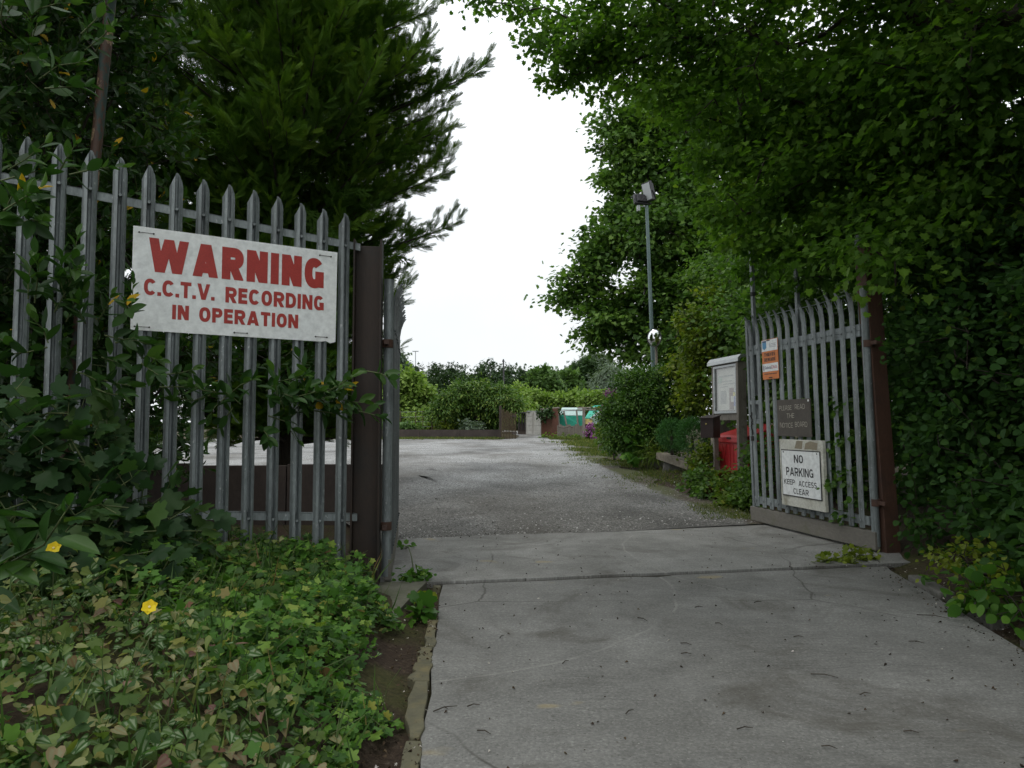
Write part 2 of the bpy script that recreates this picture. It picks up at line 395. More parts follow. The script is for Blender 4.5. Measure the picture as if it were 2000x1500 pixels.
M['teal_paint'] = mat_plain('grey_green_painted_steel', (.10, .155, .155), (.14, .20, .195), 6, .5, .1, .05, (1, 1, .3))
M['lamp_grey'] = mat_plain('dark_lamp_casing', (.05, .05, .055), (.075, .075, .08), 8, .5, .2, .05)
M['iron'] = mat_plain('dark_iron', (.02, .018, .018), (.035, .03, .028), 20, .6, .3, .1)
M['green_net'] = mat_plain('green_netting', (.030, .34, .24), (.045, .42, .30), 2, .8, 0, .1)
M['pale_sheet'] = mat_plain('pale_clear_sheet', (.36, .50, .48), (.45, .58, .55), 2, .4, 0, .05)
M['corrugated'] = mat_plain('rusty_corrugated_iron', (.10, .045, .030), (.17, .070, .045), 2, .8, 0, .2, (1, 1, .4), dirt=(.05, .042, .02))
M['conc_panel'] = mat_plain('concrete_panel', (.34, .33, .30), (.48, .47, .44), 3, .85, 0, .3, dirt=(.24, .23, .2))
M['yellow_box'] = mat_plain('straw_yellow_panel', (.62, .50, .16), (.70, .58, .25), 10, .7, 0, .1)
M['stone'] = mat_plain('grey_stone', (0.093, 0.090, 0.081), (0.155, 0.149, 0.133), 7, .9, 0, .6, dirt=(0.056, 0.056, 0.034))
M['joint'] = mat_plain('dark_joint_soil', (.022, .02, .016), (.05, .045, .034), 14, .95, 0, .6)
M['bark'] = mat_plain('dark_bark', (.028, .022, .016), (.055, .044, .033), 16, .9, 0, .7, (1, 1, .25))
M['twig'] = mat_plain('dead_twig', (.035, .028, .022), (.06, .048, .036), 20, .9, 0, .3)
M['stem'] = mat_plain('green_stem', (.06, .09, .025), (.09, .11, .035), 30, .7, 0, .1)
M['mirror'] = N('mirror_glass').surf((.85, .87, .87), .03, 1.0)
k = N('clear_pane'); g = k.n('BsdfGlossy'); g.inputs['Roughness'].default_value = .05; tr = k.n('BsdfTransparent')
ms = k.n('MixShader'); ms.inputs[0].default_value = .12
k.link(tr.outputs[0], ms.inputs[1]); k.link(g.outputs[0], ms.inputs[2]); k.link(ms.outputs[0], k.out.inputs[0]); M['pane'] = k.m
M['lens'] = N('floodlight_glass').surf((.55, .58, .6), .12, 0, None, .8)

# pole: green paint flaking to rust
k = N('flaking_painted_pole'); f = k.noise(9, 6, .7, k.scaled((1, 1, .45)))
c = k.ramp(f, [(.36, (.025, .062, .055)), (.46, (.030, .050, .042)), (.49, (.085, .040, .022)), (.56, (.06, .030, .02)), (.59, (.36, .26, .15)), (.62, (.10, .045, .022)), (.68, (.03, .05, .045))])
M['flaking'] = k.surf(c, .55, 0, k.bump(f, .5, .004))

# concrete drive
def mat_concrete(name, base, streaks=True):
    k = N(name)
    flat = k.scaled((1, 1, 0))
    big = k.noise(.75, 5, .6, flat, .4); mid = k.noise(4, 6, .65, flat); fine = k.noise(70, 4, .7, flat)
    c = k.ramp(big, [(.28, (base * .62, base * .61, base * .56)), (.5, (base * .93, base * .92, base * .865)), (.72, (base * 1.16, base * 1.15, base * 1.09))])
    c = k.mix(1.0, c, k.ramp(mid, [(.25, .76), (.7, 1.12)]), 'MULTIPLY')
    c = k.mix(1.0, c, k.ramp(fine, [(.3, .74), (.7, 1.2)]), 'MULTIPLY')
    ag = k.voro(120, flat); agc = k.n('SeparateColor'); k.link(ag.outputs['Color'], agc.inputs[0]); c = k.mix(1.0, c, k.ramp(agc.outputs[0], [(0, .86), (.8, 1.03), (1, 1.25)]), 'MULTIPLY')
    rot = k.n('Mapping'); rot.inputs['Rotation'].default_value = (0, 0, math.radians(20)); rot.inputs['Scale'].default_value = (.9, 9, 0)
    k.link(k.pos, rot.inputs['Vector'])
    st = k.noise(6, 5, .7, rot.outputs[0]); stm = k.noise(.9, 2, .5, flat)
    c = k.mix(1.0, c, k.mix(k.ramp(stm, [(.4, 0.0), (.65, 1.0)]), (1, 1, 1), k.ramp(st, [(.36, .74), (.55, 1.0)])), 'MULTIPLY')
    drt = k.noise(1.1, 7, .72, flat, 1.2); c = k.mix(k.ramp(drt, [(.52, 0.0), (.66, .62)]), c, (.075, .068, .055))
    sp = k.voro(26, flat); dots = k.ramp(sp.outputs['Distance'], [(.05, 1.0), (.08, 0.0)])
    c = k.mix(k.math('MULTIPLY', dots, k.ramp(k.noise(3, 2, .5, flat), [(.48, 0.0), (.6, .8)])), c, (.035, .032, .028))
    sp2 = k.voro(17, flat); c = k.mix(k.math('MULTIPLY', k.ramp(sp2.outputs['Distance'], [(.045, 1.0), (.075, 0.0)]), k.ramp(k.noise(2.1, 2, .5, flat), [(.5, 0.0), (.62, .8)])), c, (.46, .45, .42))
    for sc_, th_, col_, pk_, sv_ in ((34, .10, (.045, .04, .034), .70, (.55, 1.5, 0)), (60, .13, (.05, .046, .04), .76, (1.4, .8, 0)), (70, .10, (.46, .45, .43), .86, (1, 1, 0))):
        vv = k.voro(sc_, k.scaled(sv_)); vs = k.n('SeparateColor'); k.link(vv.outputs['Color'], vs.inputs[0])
        c = k.mix(k.math('MULTIPLY', k.ramp(vv.outputs['Distance'], [(th_ * .7, .75), (th_ * 1.5, 0.0)]), k.ramp(vs.outputs[0], [(pk_, 0.0), (pk_ + .02, 1.0)])), c, col_)
    wv = k.n('MixRGB'); wv.inputs[0].default_value = .10; k.link(flat, wv.inputs[1]); nn_ = k.n('TexNoise'); nn_.inputs['Scale'].default_value = 3; k.link(flat, nn_.inputs['Vector']); k.link(nn_.outputs['Color'], wv.inputs[2])
    cr = k.voro(.42, wv.outputs[0], 'DISTANCE_TO_EDGE'); c = k.mix(k.math('MULTIPLY', k.ramp(cr.outputs['Distance'], [(.0008, .8), (.0032, 0.0)]), k.ramp(k.noise(.8, 3, .6, flat), [(.42, 0.0), (.55, 1.0)])), c, (.05, .045, .038))
    for cx_, cy_, rad_, ang_ in ((-.87, 4.98, 1.93, 0), (3.1, 6.16, 2.12, 0)):
        d_ = k.n('VectorMath', operation='DISTANCE'); k.link(k.pos, d_.inputs[0]); d_.inputs[1].default_value = (cx_, cy_, 0)
        wob_ = k.math('ADD', d_.outputs['Value'], k.math('MULTIPLY', k.noise(1.5, 2, .5, flat), .12))
        c = k.mix(k.math('MULTIPLY', k.ramp(k.math('ABSOLUTE', k.math('SUBTRACT', wob_, rad_ + .06)), [(.003, .28), (.013, 0.0)]), k.ramp(k.noise(2.3, 3, .6, flat), [(.45, 0.0), (.6, 1.0)])), c, (.42, .41, .38))
    yl = k.noise(1.7, 3, .45, k.scaled((1.0, 1.6, 0))); c = k.mix(k.ramp(yl, [(.685, 0.0), (.71, .55)]), c, (.30, .245, .13))
    return k.surf(c, .85, 0, k.bump(fine, .35, .004), .3)
M['concrete'] = mat_concrete('worn_concrete', .215)
M['concrete_strip'] = mat_concrete('pale_worn_concrete', .26)
M['kerb'] = mat_plain('mossy_painted_kerb', (0.086, 0.083, 0.054), (0.137, 0.126, 0.076), 5, .9, 0, .5, dirt=(0.187, 0.151, 0.065))
M['mossy_slab'] = mat_plain('mossy_concrete', (.10, .10, .07), (.17, .165, .13), 3, .9, 0, .4, dirt=(.06, .075, .03))
M['skirt'] = mat_plain('grey_skirting_board', (.155, .145, .125), (.20, .185, .16), 6, .85, 0, .2, (.4, .4, 1), dirt=(.13, .13, .085))

# gravel
k = N('limestone_gravel'); flat = k.scaled((1, 1, 0))
v1 = k.voro(62, flat); v2 = k.voro(28, flat); big = k.noise(.22, 5, .6, flat, .5); mid = k.noise(1.6, 5, .65, flat)
sepc = k.n('SeparateColor'); k.link(v1.outputs['Color'], sepc.inputs[0])
c = k.ramp(sepc.outputs[0], [(0, (.15, .15, .145)), (.5, (.31, .31, .305)), (.85, (.44, .44, .435)), (1, (.6, .6, .59))])
c = k.mix(1.0, c, k.ramp(v1.outputs['Distance'], [(.2, 1.1), (.75, .55)]), 'MULTIPLY')
trk = k.noise(.55, 3, .55, k.scaled((1.0, .35, 0)), .1)
c = k.mix(1.0, c, k.ramp(big, [(.3, .82), (.6, 1.12)]), 'MULTIPLY')
c = k.mix(k.ramp(trk, [(.46, 0.0), (.64, .72)]), c, (.115, .106, .092))
rt = k.noise(.42, 4, .6, k.scaled((1.1, .9, 0)), .2); c = k.mix(1.0, c, k.ramp(rt, [(.36, .60), (.52, 1.0)]), 'MULTIPLY')
mud = k.noise(.8, 5, .65, flat, .1); c = k.mix(k.ramp(mud, [(.6, 0.0), (.74, .6)]), c, (.085, .068, .05))
wn = k.n('Attribute', attribute_name='worn_shaded'); wz = k.math('ADD', wn.outputs['Fac'], k.math('MULTIPLY', k.math('SUBTRACT', k.noise(.7, 5, .65, flat, .2), .5), 1.3))
c = k.mix(1.0, c, k.mix(k.ramp(wz, [(.12, 0.0), (.95, 1.0)]), (1.06, 1.06, 1.06), (.50, .485, .455)), 'MULTIPLY')  # browner dirt towards the gate, with canopy shade put into the colour
vg = k.n('Attribute', attribute_name='verge'); so = k.noise(2.4, 6, .7, flat, .4); so2 = k.noise(30, 3, .6, flat)
vm = k.ramp(k.math('ADD', k.math('MULTIPLY', vg.outputs['Fac'], 1.15), k.math('SUBTRACT', so, .62)), [(.42, 0.0), (.62, .92)])
c = k.mix(vm, c, k.mix(k.ramp(k.noise(1.1, 4, .6, flat), [(.42, 0.0), (.56, 1.0)]), k.ramp(sepc.outputs[0], [(0, (.030, .022, .016)), (.7, (.085, .065, .048)), (.93, (.13, .11, .09)), (1, (.34, .32, .29))]), k.ramp(so2, [(.3, (.035, .045, .012)), (.7, (.095, .10, .03))])))
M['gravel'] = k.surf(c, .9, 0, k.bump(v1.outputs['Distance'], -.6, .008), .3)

# bare soil with moss
k = N('soil_and_moss'); flat = k.scaled((1, 1, 0))
a = k.noise(1.3, 6, .65, flat); b = k.noise(38, 5, .7, flat); cc = k.voro(60, flat)
c = k.ramp(b, [(.3, (.030, .020, .014)), (.55, (.060, .042, .030)), (.72, (.105, .082, .062))])
c = k.mix(k.ramp(a, [(.46, 0.0), (.60, .85)]), c, k.ramp(b, [(.3, (.035, .045, .012)), (.7, (.085, .085, .028))]))
c = k.mix(k.math('MULTIPLY', k.ramp(cc.outputs['Distance'], [(.08, 1.0), (.14, 0.0)]), k.ramp(k.noise(5, 2, .5, flat), [(.52, 0.0), (.6, .7)])), c, (.28, .24, .19))
M['soil'] = k.surf(c, .95, 0, k.bump(b, .8, .02), .2)

# ---------------------------------------------------------------- setting: ground, yard, drive
def grid_sheet(name, X, Y, zf, mat):
    """sheet over a curvilinear grid: X, Y are 2-D arrays"""
    r, c = X.shape; Z = zf(X, Y)
    V = np.stack([X, Y, Z], -1).reshape(-1, 3)
    i = np.arange(r * c).reshape(r, c)
    Fc = np.stack([i[:-1, :-1], i[:-1, 1:], i[1:, 1:], i[1:, :-1]], -1).reshape(-1, 4)
    me = bpy.data.meshes.new(name); me.vertices.add(len(V)); me.vertices.foreach_set('co', V.ravel().astype('f4'))
    me.loops.add(Fc.size); me.loops.foreach_set('vertex_index', Fc.ravel().astype('i4'))
    me.polygons.add(len(Fc)); me.polygons.foreach_set('loop_start', (np.arange(len(Fc)) * 4).astype('i4'))
    me.polygons.foreach_set('use_smooth', np.ones(len(Fc), bool)); me.update(calc_edges=True); me.materials.append(mat)
    o = bpy.data.objects.new(name, me); COL.objects.link(o); o['kind'] = 'structure'; return o
xs = np.concatenate([[-500, -200, -90, -45, -25, -16, -11], np.arange(-8, 8.01, .12), [11, 16, 25, 45, 90, 200, 500]])
ys = np.concatenate([[-80, -30, -12, -5], np.arange(-2, 14.01, .12), np.arange(15, 50, 1.0), [55, 65, 80, 110, 160, 250, 400, 700]])
X, Y = np.meshgrid(xs, ys)
def zg(x, y):
    bumpy = .012 * np.sin(x * 5.1 + 1.3 * np.sin(y * 3.3)) * np.sin(y * 4.7 + x)
    return ground_z(x, y) + bumpy * (bank(x, y) > .03)
grid_sheet('ground', X, Y, zg, M['soil'])
# gravel yard with its winding edge and the path that leaves it
rows = np.concatenate([[0, .004, .01, .02, .035, .05, .07], np.linspace(.085, .5, 60), np.linspace(.51, 1, 30)])
cols = np.concatenate([np.linspace(0, .75, 12), np.linspace(.78, .93, 10), np.linspace(.94, 1, 9)])
yy0 = rows[:, None] * 30 + 6.84; X = np.zeros((len(rows), len(cols))); Y = X.copy()
for j in range(len(cols)):
    for i in range(len(rows)):
        y = 6.9 + rows[i] * 30.2
        for _ in range(3):
            xr = float(yard_x(max(y, 7.9))) + .10 * math.sin(y * 2.1) + .06 * math.sin(y * 5.3)
            x = -16 + (xr + 16) * cols[j]
            y0 = 6.70 + .292 * (max(x, -1.2) + 1.1) + 1.45 * float(smooth(-1.2, -1.45, x))
            y = y0 + rows[i] * (37.1 - y0)
        X[i, j], Y[i, j] = x, y
rut = lambda x, y: -.012 * np.exp(-((x - .05 * y + .2) / .25) ** 2) + .008 * np.sin(x * 1.3 + y * .7)
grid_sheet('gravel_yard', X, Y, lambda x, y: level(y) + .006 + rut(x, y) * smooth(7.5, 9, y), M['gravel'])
r = np.linspace(37.15, 95, 14)[:, None]; a = np.array((0, .5, 1))[None]
lx = np.interp(r, [37, 42, 60, 95], [.25, .45, -1.5, -6]); rx = np.interp(r, [37, 42, 60, 95], [2.6, 2.0, .4, -4])
grid_sheet('path', lx + (rx - lx) * a, np.broadcast_to(r, (14, 3)).copy(), lambda x, y: level(y) + .004, M['gravel'])

gv = bpy.data.objects['gravel_yard'].data; at_ = gv.attributes.new('verge', 'FLOAT', 'POINT'); co = np.empty(len(gv.vertices) * 3); gv.vertices.foreach_get('co', co); co = co.reshape(-1, 3)
at_.data.foreach_set('value', np.maximum(1 - smooth(.0, 1.0, (yard_x(co[:, 1]) - co[:, 0]) / (.62 * (1 + .03 * co[:, 1]))), .8 * smooth(35.6, 36.9, co[:, 1]) * (co[:, 0] < 0)).astype('f4'))
aw_ = gv.attributes.new('worn_shaded', 'FLOAT', 'POINT'); aw_.data.foreach_set('value', (1 - smooth(6.8, 17, co[:, 1] + .25 * np.abs(co[:, 0]))).astype('f4'))
def slab(name, poly, z, mat, thick=.09):
    m = MB(); m.prism(poly, (0, 0, z - thick), (1, 0, 0), (0, 1, 0), thick)
    o = m.build(name, mat, bevel=.003, origin=(0, 0, 0)); o['kind'] = 'structure'; return o
JL, JR = (-.50, 5.005), (2.9, 5.67)
right_edge = [(float(hedge_x(y)), y) for y in (-30, -6, 0, 1.5, 2.5, 3.0, 3.46, 4.16, 4.7, 5.13, 5.45)]
left_edge = [(float(kerb_x(y)) + .012 * math.sin(y * 9), y) for y in (4.985, 4.6, 4.2, 3.8, 3.4, 3.0, 2.6, 2.2, 1.5, 0, -6, -30)]
drive = right_edge + [(2.9, 5.622), (2.6, 5.572), (2.3, 5.502), (2.0, 5.462), (1.6, 5.378), (1.2, 5.306), (1.05, 5.225), (.9, 5.243), (.5, 5.168), (.2, 5.103), (-.15, 5.048)] + left_edge
slab('concrete_drive', drive, 0, M['concrete'])
strip = [(-.92, 4.955), (-.5, 5.03), (.2, 5.15), (.9, 5.30), (1.0, 5.30), (1.3, 5.365), (2.4, 5.575), (3.3, 5.745), (3.25, 6.6), (2.72, 8.08), (1.8, 7.62), (.4, 7.24), (-1.12, 6.86)]
slab('concrete_threshold', strip, .012, M['concrete_strip'])
jf = MB(); jf.prism([(-.52, 4.98), (.2, 5.09), (1.0, 5.21), (2.3, 5.48), (2.95, 5.60), (2.95, 5.70), (2.3, 5.58), (1.0, 5.32), (.2, 5.18), (-.52, 5.06)], (0, 0, -.05), (1, 0, 0), (0, 1, 0), .043)
o = jf.build('joint_soil', M['joint'], origin=(0, 0, 0)); o['kind'] = 'structure'
slab('broken_slab', [(-.97, 4.30), (-.66, 4.12), (-.62, 4.55), (-.58, 4.955), (-.93, 4.93)], .03, M['mossy_slab'])
# ---------------------------------------------------------------- foliage
def tmpl_half(pts, fold=.25, curl=.18, inner=None):
    """leaf from the outline of one half; x runs from stalk to tip"""
    v = [(0, 0), (.5, 0), (1, 0)]; rim = [1, 1, 1]; f = []
    for sg in (1, -1):
        o = len(v); v += [(x, sg * y) for x, y in pts]; rim += [1] * len(pts)
        if inner:
            q = len(v); v += [(x, sg * y) for x, y in inner]; rim += [0] * len(inner)
            ff = [[0, 1, 2] + list(range(q + len(inner) - 1, q - 1, -1)), [0] + list(range(q, q + len(inner))) + [2] + list(range(o + len(pts) - 1, o - 1, -1))]
            ff = [ff[0], ff[1]]
        else: ff = [[0, 1, 2] + list(range(o + len(pts) - 1, o - 1, -1))]
        f += [t if sg > 0 else t[::-1] for t in ff]
    v = np.array(v, float); z = np.abs(v[:, 1]) * fold - curl * v[:, 0] ** 2
    return dict(v=np.column_stack([v, z]), f=f, rim=np.array(rim, float))
def tmpl_fan(lobes, deep, c=(.3, 0), start=150, wavy=2):
    v = [(c[0], c[1], 0)]; rim = [0.0]; a = np.radians(np.linspace(-start, start, lobes * wavy * 2 + 1))
    for i, t in enumerate(a):
        ph = (i / (wavy * 2)) % 1; r = deep + (1 - deep) * (math.sin(ph * math.pi) ** .6)
        if wavy > 1: r *= (1.0 if i % 2 == 0 else .9)
        r *= .62 - .12 * abs(t) / math.pi
        v.append((c[0] + r * math.cos(t), r * math.sin(t), -.12 * r * r + .05 * math.cos(3 * t) * r)); rim.append(1.0)
    n = len(v); return dict(v=np.array(v), f=[(0, i, i + 1) for i in range(1, n - 1)] + [(0, n - 1, 1)], rim=np.array(rim))
T = {}
T['maple'] = tmpl_half([(-.04, .10), (-.12, .34), (.12, .34), (.26, .60), (.38, .34), (.66, .40), (.70, .17)])
T['oval'] = tmpl_half([(.03, .18), (.22, .38), (.5, .43), (.76, .30), (.92, .12)])
T['laurel'] = tmpl_half([(.12, .09), (.32, .16), (.55, .175), (.78, .12), (.92, .05)], .5, .15)
T['privet'] = tmpl_half([(.25, .22), (.6, .22)], .4, .1)
T['willow'] = tmpl_half([(.3, .09), (.65, .07)], .2, .1)
T['dead'] = tmpl_half([(-.1, .2), (.1, .42), (.45, .36), (.8, .14)], .9, .3)
T['heart'] = tmpl_half([(-.12, .16), (-.06, .36), (.18, .45), (.5, .36), (.8, .15)], .3, .25, inner=[(.08, .16), (.35, .20), (.65, .12)])
T['geranium'] = tmpl_fan(5, .6, start=155)
T['lobed'] = tmpl_fan(5, .66, start=150, wavy=3)
cl = []; clf = []
_r = np.random.default_rng(3)
for i in range(5):
    a = _r.uniform(0, 6.28); t = _r.uniform(-.5, .5); cx, cy, cz = _r.uniform(-.4, .4, 3)
    d = np.array((math.cos(a), math.sin(a), t)) * .42; e = np.cross(d, (0, 0, 1.0)); e = e / np.linalg.norm(e) * .2
    o = len(cl); c0 = np.array((cx, cy, cz)); cl += [c0 - d, c0 - .1 * d + e, c0 + d, c0 - .1 * d - e]; clf.append((o, o + 1, o + 2, o + 3))
T['clump'] = dict(v=np.array(cl), f=clf, rim=np.ones(len(cl)))
T['rock'] = dict(v=np.array([(.5, 0, 0), (.1, .38, .02), (-.45, .1, -.03), (-.05, -.4, 0), (.05, .0, .32), (-.3, -.22, .14), (.28, -.24, .12)]) * 1.0, f=[(0, 1, 4), (1, 2, 4), (2, 5, 4), (5, 6, 4), (6, 0, 4), (2, 3, 5), (3, 6, 5), (3, 0, 6)], rim=np.ones(7))
T['blade'] = dict(v=np.array([(0, -.035, 0), (.5, -.028, .05), (1, 0, -.15), (.5, .028, .05), (0, .035, 0)]), f=[(0, 1, 3, 4), (1, 2, 3)], rim=np.ones(5))
# flat feathery conifer spray
fv, ff = [], []
def needle(a, b, wd):
    a, b = np.array(a, float), np.array(b, float); d = b - a; e = np.array((-d[1], d[0], 0)); e = e / (np.linalg.norm(e) + 1e-9) * wd
    o = len(fv); fv.extend([a - e, b, a + e]); ff.append((o, o + 1, o + 2))
needle((0, 0, 0), (1, 0, 0), .024)
for i in range(7):
    x = .06 + .12 * i; L = .40 * (1 - .6 * x) * (1 - .25 * (i == 0))
    for sg in (1, -1):
        a = np.array((x + .03 * (sg > 0), 0, .02)); b = a + np.array((L * .85, sg * L * .55, .06 - .05 * i / 8)); needle(a, b, .025)
        for q in (.4, .75):
            c0 = a + (b - a) * q
            needle(c0, c0 + np.array((.13, sg * .012, .02)), .019); needle(c0, c0 + np.array((.06, sg * .11, .012)), .019)
T['frond'] = dict(v=np.array(fv) * (1, 1, 1), f=ff, rim=np.ones(len(fv)))
# straggly leafy spike for dense rounded cushions
fv, ff = [], []
needle((0, 0, 0), (1, 0, 0), .03)
for i in range(6):
    for sg in (1, -1): needle((.1 + .13 * i, 0, 0), (.3 + .14 * i, sg * .13, .04), .028)
T['spike'] = dict(v=np.array(fv), f=ff, rim=np.ones(len(fv)))

class Leaves:
    def __init__(s): s.V = []; s.L = []; s.S = []; s.tone = []; s.rim = []; s.nv = 0; s.nl = 0
    def add(s, t, pos, xd, up, size, tone, aspect=1.0, curl=None, rng=None):
        pos = np.asarray(pos, float); n = len(pos)
        if n == 0: return s
        x = nrm(np.asarray(xd, float)); up = np.asarray(up, float)
        z = nrm(up - (up * x).sum(-1, keepdims=True) * x); y = np.cross(z, x)
        size = np.broadcast_to(np.asarray(size, float), (n,)); tone = np.broadcast_to(np.asarray(tone, float), (n,))
        tv = T[t]['v']; cz = np.ones(n) if curl is None else curl
        V = (tv[None, :, 0, None] * x[:, None] + aspect * tv[None, :, 1, None] * y[:, None] + (cz[:, None] * tv[None, :, 2])[..., None] * z[:, None])
        V = pos[:, None] + V * size[:, None, None]; k = len(tv)
        fl = np.concatenate([np.array(f) for f in T[t]['f']]); st = np.cumsum([0] + [len(f) for f in T[t]['f']])[:-1]
        s.V.append(V.reshape(-1, 3)); s.L.append(((np.arange(n) * k + s.nv)[:, None] + fl[None]).ravel())
        s.S.append(((np.arange(n) * len(fl) + s.nl)[:, None] + st[None]).ravel()); s.tone.append(np.repeat(tone, len(st)))
        s.rim.append(np.tile(T[t]['rim'], n)); s.nv += n * k; s.nl += n * len(fl); return s
    def build(s, name, mat, parent=None, rim=False):
        V = np.concatenate(s.V); L = np.concatenate(s.L); S = np.concatenate(s.S)
        off = np.array(wloc(parent)) if parent is not None else np.array((*V.mean(0)[:2], V[:, 2].min()))
        me = bpy.data.meshes.new(name); me.vertices.add(len(V)); me.vertices.foreach_set('co', (V - off).ravel().astype('f4'))
        me.loops.add(len(L)); me.loops.foreach_set('vertex_index', L.astype('i4'))
        me.polygons.add(len(S)); me.polygons.foreach_set('loop_start', S.astype('i4'))
        me.update(calc_edges=True)
        a = me.attributes.new('tone', 'FLOAT', 'FACE'); a.data.foreach_set('value', np.concatenate(s.tone).astype('f4'))
        if rim:
            a = me.attributes.new('rim', 'FLOAT', 'POINT'); a.data.foreach_set('value', np.concatenate(s.rim).astype('f4'))
        me.materials.append(mat)
        o = bpy.data.objects.new(name, me); COL.objects.link(o)
        if parent is not None: o.parent = parent
        else: o.location = off
        return o

def sample_blobs(blobs, n, rng, shell=.30):
    B = np.array([(*b[:3], *(b[3] if hasattr(b[3], '__len__') else (b[3],) * 3)) for b in blobs], float)
    wgt = (B[:, 3] * B[:, 4] * B[:, 5]) ** (2 / 3); wgt /= wgt.sum()
    i = rng.choice(len(B), n, p=wgt); d = nrm(rng.normal(size=(n, 3))); r = rng.uniform(0, 1, n) ** shell
    return B[i, :3] + d * r[:, None] * B[i, 3:6], d, i
def skeleton(trunk, targets, step=.5):
    nodes = [np.array(p, float) for p in trunk]; par = [-1] + list(range(len(nodes) - 1)); plen = [0.0]
    for i in range(1, len(nodes)): plen.append(plen[-1] + np.linalg.norm(nodes[i] - nodes[i - 1]))
    A = np.array(nodes); PL = np.array(plen); top = A[len(A) // 2]
    order = np.argsort(np.linalg.norm(targets - top, axis=1)); term = []
    cap = len(A) + len(targets) * 4; BA = np.zeros((cap, 3)); BP = np.zeros(cap); n = len(A); BA[:n] = A; BP[:n] = PL
    for t in targets[order]:
        d = np.linalg.norm(BA[:n] - t, axis=1); j = int(np.argmin(d + .22 * BP[:n])); m = min(3, int(d[j] / step)); last = j
        for q in range(1, m + 2):
            if n >= cap: break
            f = q / (m + 1); p = BA[j] + (t - BA[j]) * f
            if q <= m: p = p + np.array((0, 0, .09 * d[j] * math.sin(f * math.pi)))
            BA[n] = p; BP[n] = BP[last] + d[j] / (m + 1); par.append(last); last = n; n += 1
        term.append(last)
    par = np.array(par); cnt = np.zeros(n); cnt[term] = 1
    for i in range(n - 1, 0, -1): cnt[par[i]] += cnt[i]
    return BA[:n], par, cnt, order, term
def wood(nodes, par, cnt, r0, mat, name, parent, minr=.006, power=.45):
    m = MB(); rad = np.maximum(minr, r0 * (cnt / cnt.max()) ** power)
    for i in range(1, len(nodes)):
        p = par[i]
        if np.linalg.norm(nodes[i] - nodes[p]) < 1e-4: continue
        m.tube([nodes[p], nodes[i]], [max(rad[i], min(rad[p], rad[i] * 1.6)), rad[i]], 7 if rad[i] > .04 else 4, False)
    return m.build(name, mat, parent)
def leafy(root, trunk, blobs, seed, n_tw, per, sig, size, t, mat, r0=.12, up=.9, outw=.35, rnd=.55, droop=.35, shell=.30, bark='bark', aspect=1.0, crown='crown', minr=.006, keep=None, extra=None, flat=.62, tcl=.45):
    rng = np.random.default_rng(seed); tg, dd, bi = sample_blobs(blobs, n_tw, rng, shell)
    if keep is not None:
        q = keep(tg); tg, dd = tg[q], dd[q]
    nodes, par, cnt, order, term = skeleton(trunk, tg)
    wood(nodes, par, cnt, r0, M[bark], 'trunk', root, minr)
    n = len(tg); idx = np.repeat(np.arange(n), per); N_ = len(idx)
    tone_c = rng.uniform(0, 1, n); sg = sig * rng.uniform(.55, 1.3, n)
    off = rng.normal(size=(N_, 3)) * sg[idx][:, None] * (1, 1, flat)
    pos = tg[idx] + off; rd = rng.normal(size=(N_, 3))
    xd = nrm(dd[idx] * .5 + nrm(off) * .8 + rd * .5 - np.array((0, 0, droop)))
    nn = np.array((0, 0, up)) + dd[idx] * outw + rng.normal(size=(N_, 3)) * rnd
    tone = np.clip(tcl * tone_c[idx] + (1 - tcl) * rng.uniform(0, 1, N_), 0, 1)
    sz = size * rng.uniform(.6, 1.2, N_); lv = Leaves()
    if keep is not None:
        q = keep(pos); pos, xd, nn, sz, tone = pos[q], xd[q], nn[q], sz[q], tone[q]; N_ = len(pos)
    lv.add(t, pos, xd, nn, sz, tone, aspect, rng.uniform(-.3, 1.5, N_))
    if extra: extra(lv, rng)
    return lv.build(crown, mat, root)

# leaf colours: spread of real leaf colours from old to young, a few yellowed
M['maple_leaf'] = mat_leaf('maple_leaf', [(0, (0.038, 0.086, 0.014)), (.5, (0.070, 0.148, 0.020)), (.9, (0.131, 0.235, 0.031)), (1, (0.209, 0.295, 0.035))], .6, .42, .12)
M['sycamore_leaf'] = mat_leaf('sycamore_leaf', [(0, (0.035, 0.080, 0.019)), (.5, (0.072, 0.144, 0.026)), (1, (0.152, 0.248, 0.045))], .5, .30)
M['hazel_leaf'] = mat_leaf('hazel_leaf', [(0, (0.023, 0.055, 0.016)), (.5, (0.039, 0.092, 0.025)), (.93, (0.069, 0.138, 0.034)), (1, (0.161, 0.218, 0.034))], .6, .32, .08)
M['laurel_leaf'] = mat_leaf('laurel_leaf', [(0, (0.017, 0.043, 0.012)), (.5, (0.031, 0.080, 0.017)), (.9, (0.067, 0.135, 0.025)), (.972, (0.091, 0.171, 0.031)), (.985, (0.439, 0.293, 0.025)), (1, (0.513, 0.318, 0.025))], .4, .28, .2)
M['conifer_leaf'] = mat_leaf('conifer_leaf', [(0, (0.030, 0.066, 0.011)), (.5, (0.058, 0.120, 0.016)), (1, (0.127, 0.209, 0.023))], .75, .25, .08)
M['bramble_leaf'] = mat_leaf('bramble_leaf', [(0, (0.014, 0.038, 0.012)), (.6, (0.025, 0.064, 0.019)), (1, (0.047, 0.093, 0.019))], .5, .3)
M['box_leaf'] = mat_leaf('box_leaf', [(0, (0.027, 0.068, 0.015)), (.5, (0.053, 0.117, 0.021)), (1, (0.128, 0.217, 0.039))], .45, .25)
M['gold_leaf'] = mat_leaf('gold_leaf', [(0, (.045, .085, .012)), (.5, (.11, .16, .018)), (1, (.24, .27, .03))], .5, .3)
M['cushion_leaf'] = mat_leaf('cushion_leaf', [(0, (0.027, 0.090, 0.024)), (1, (0.075, 0.188, 0.053))], .6, .2)
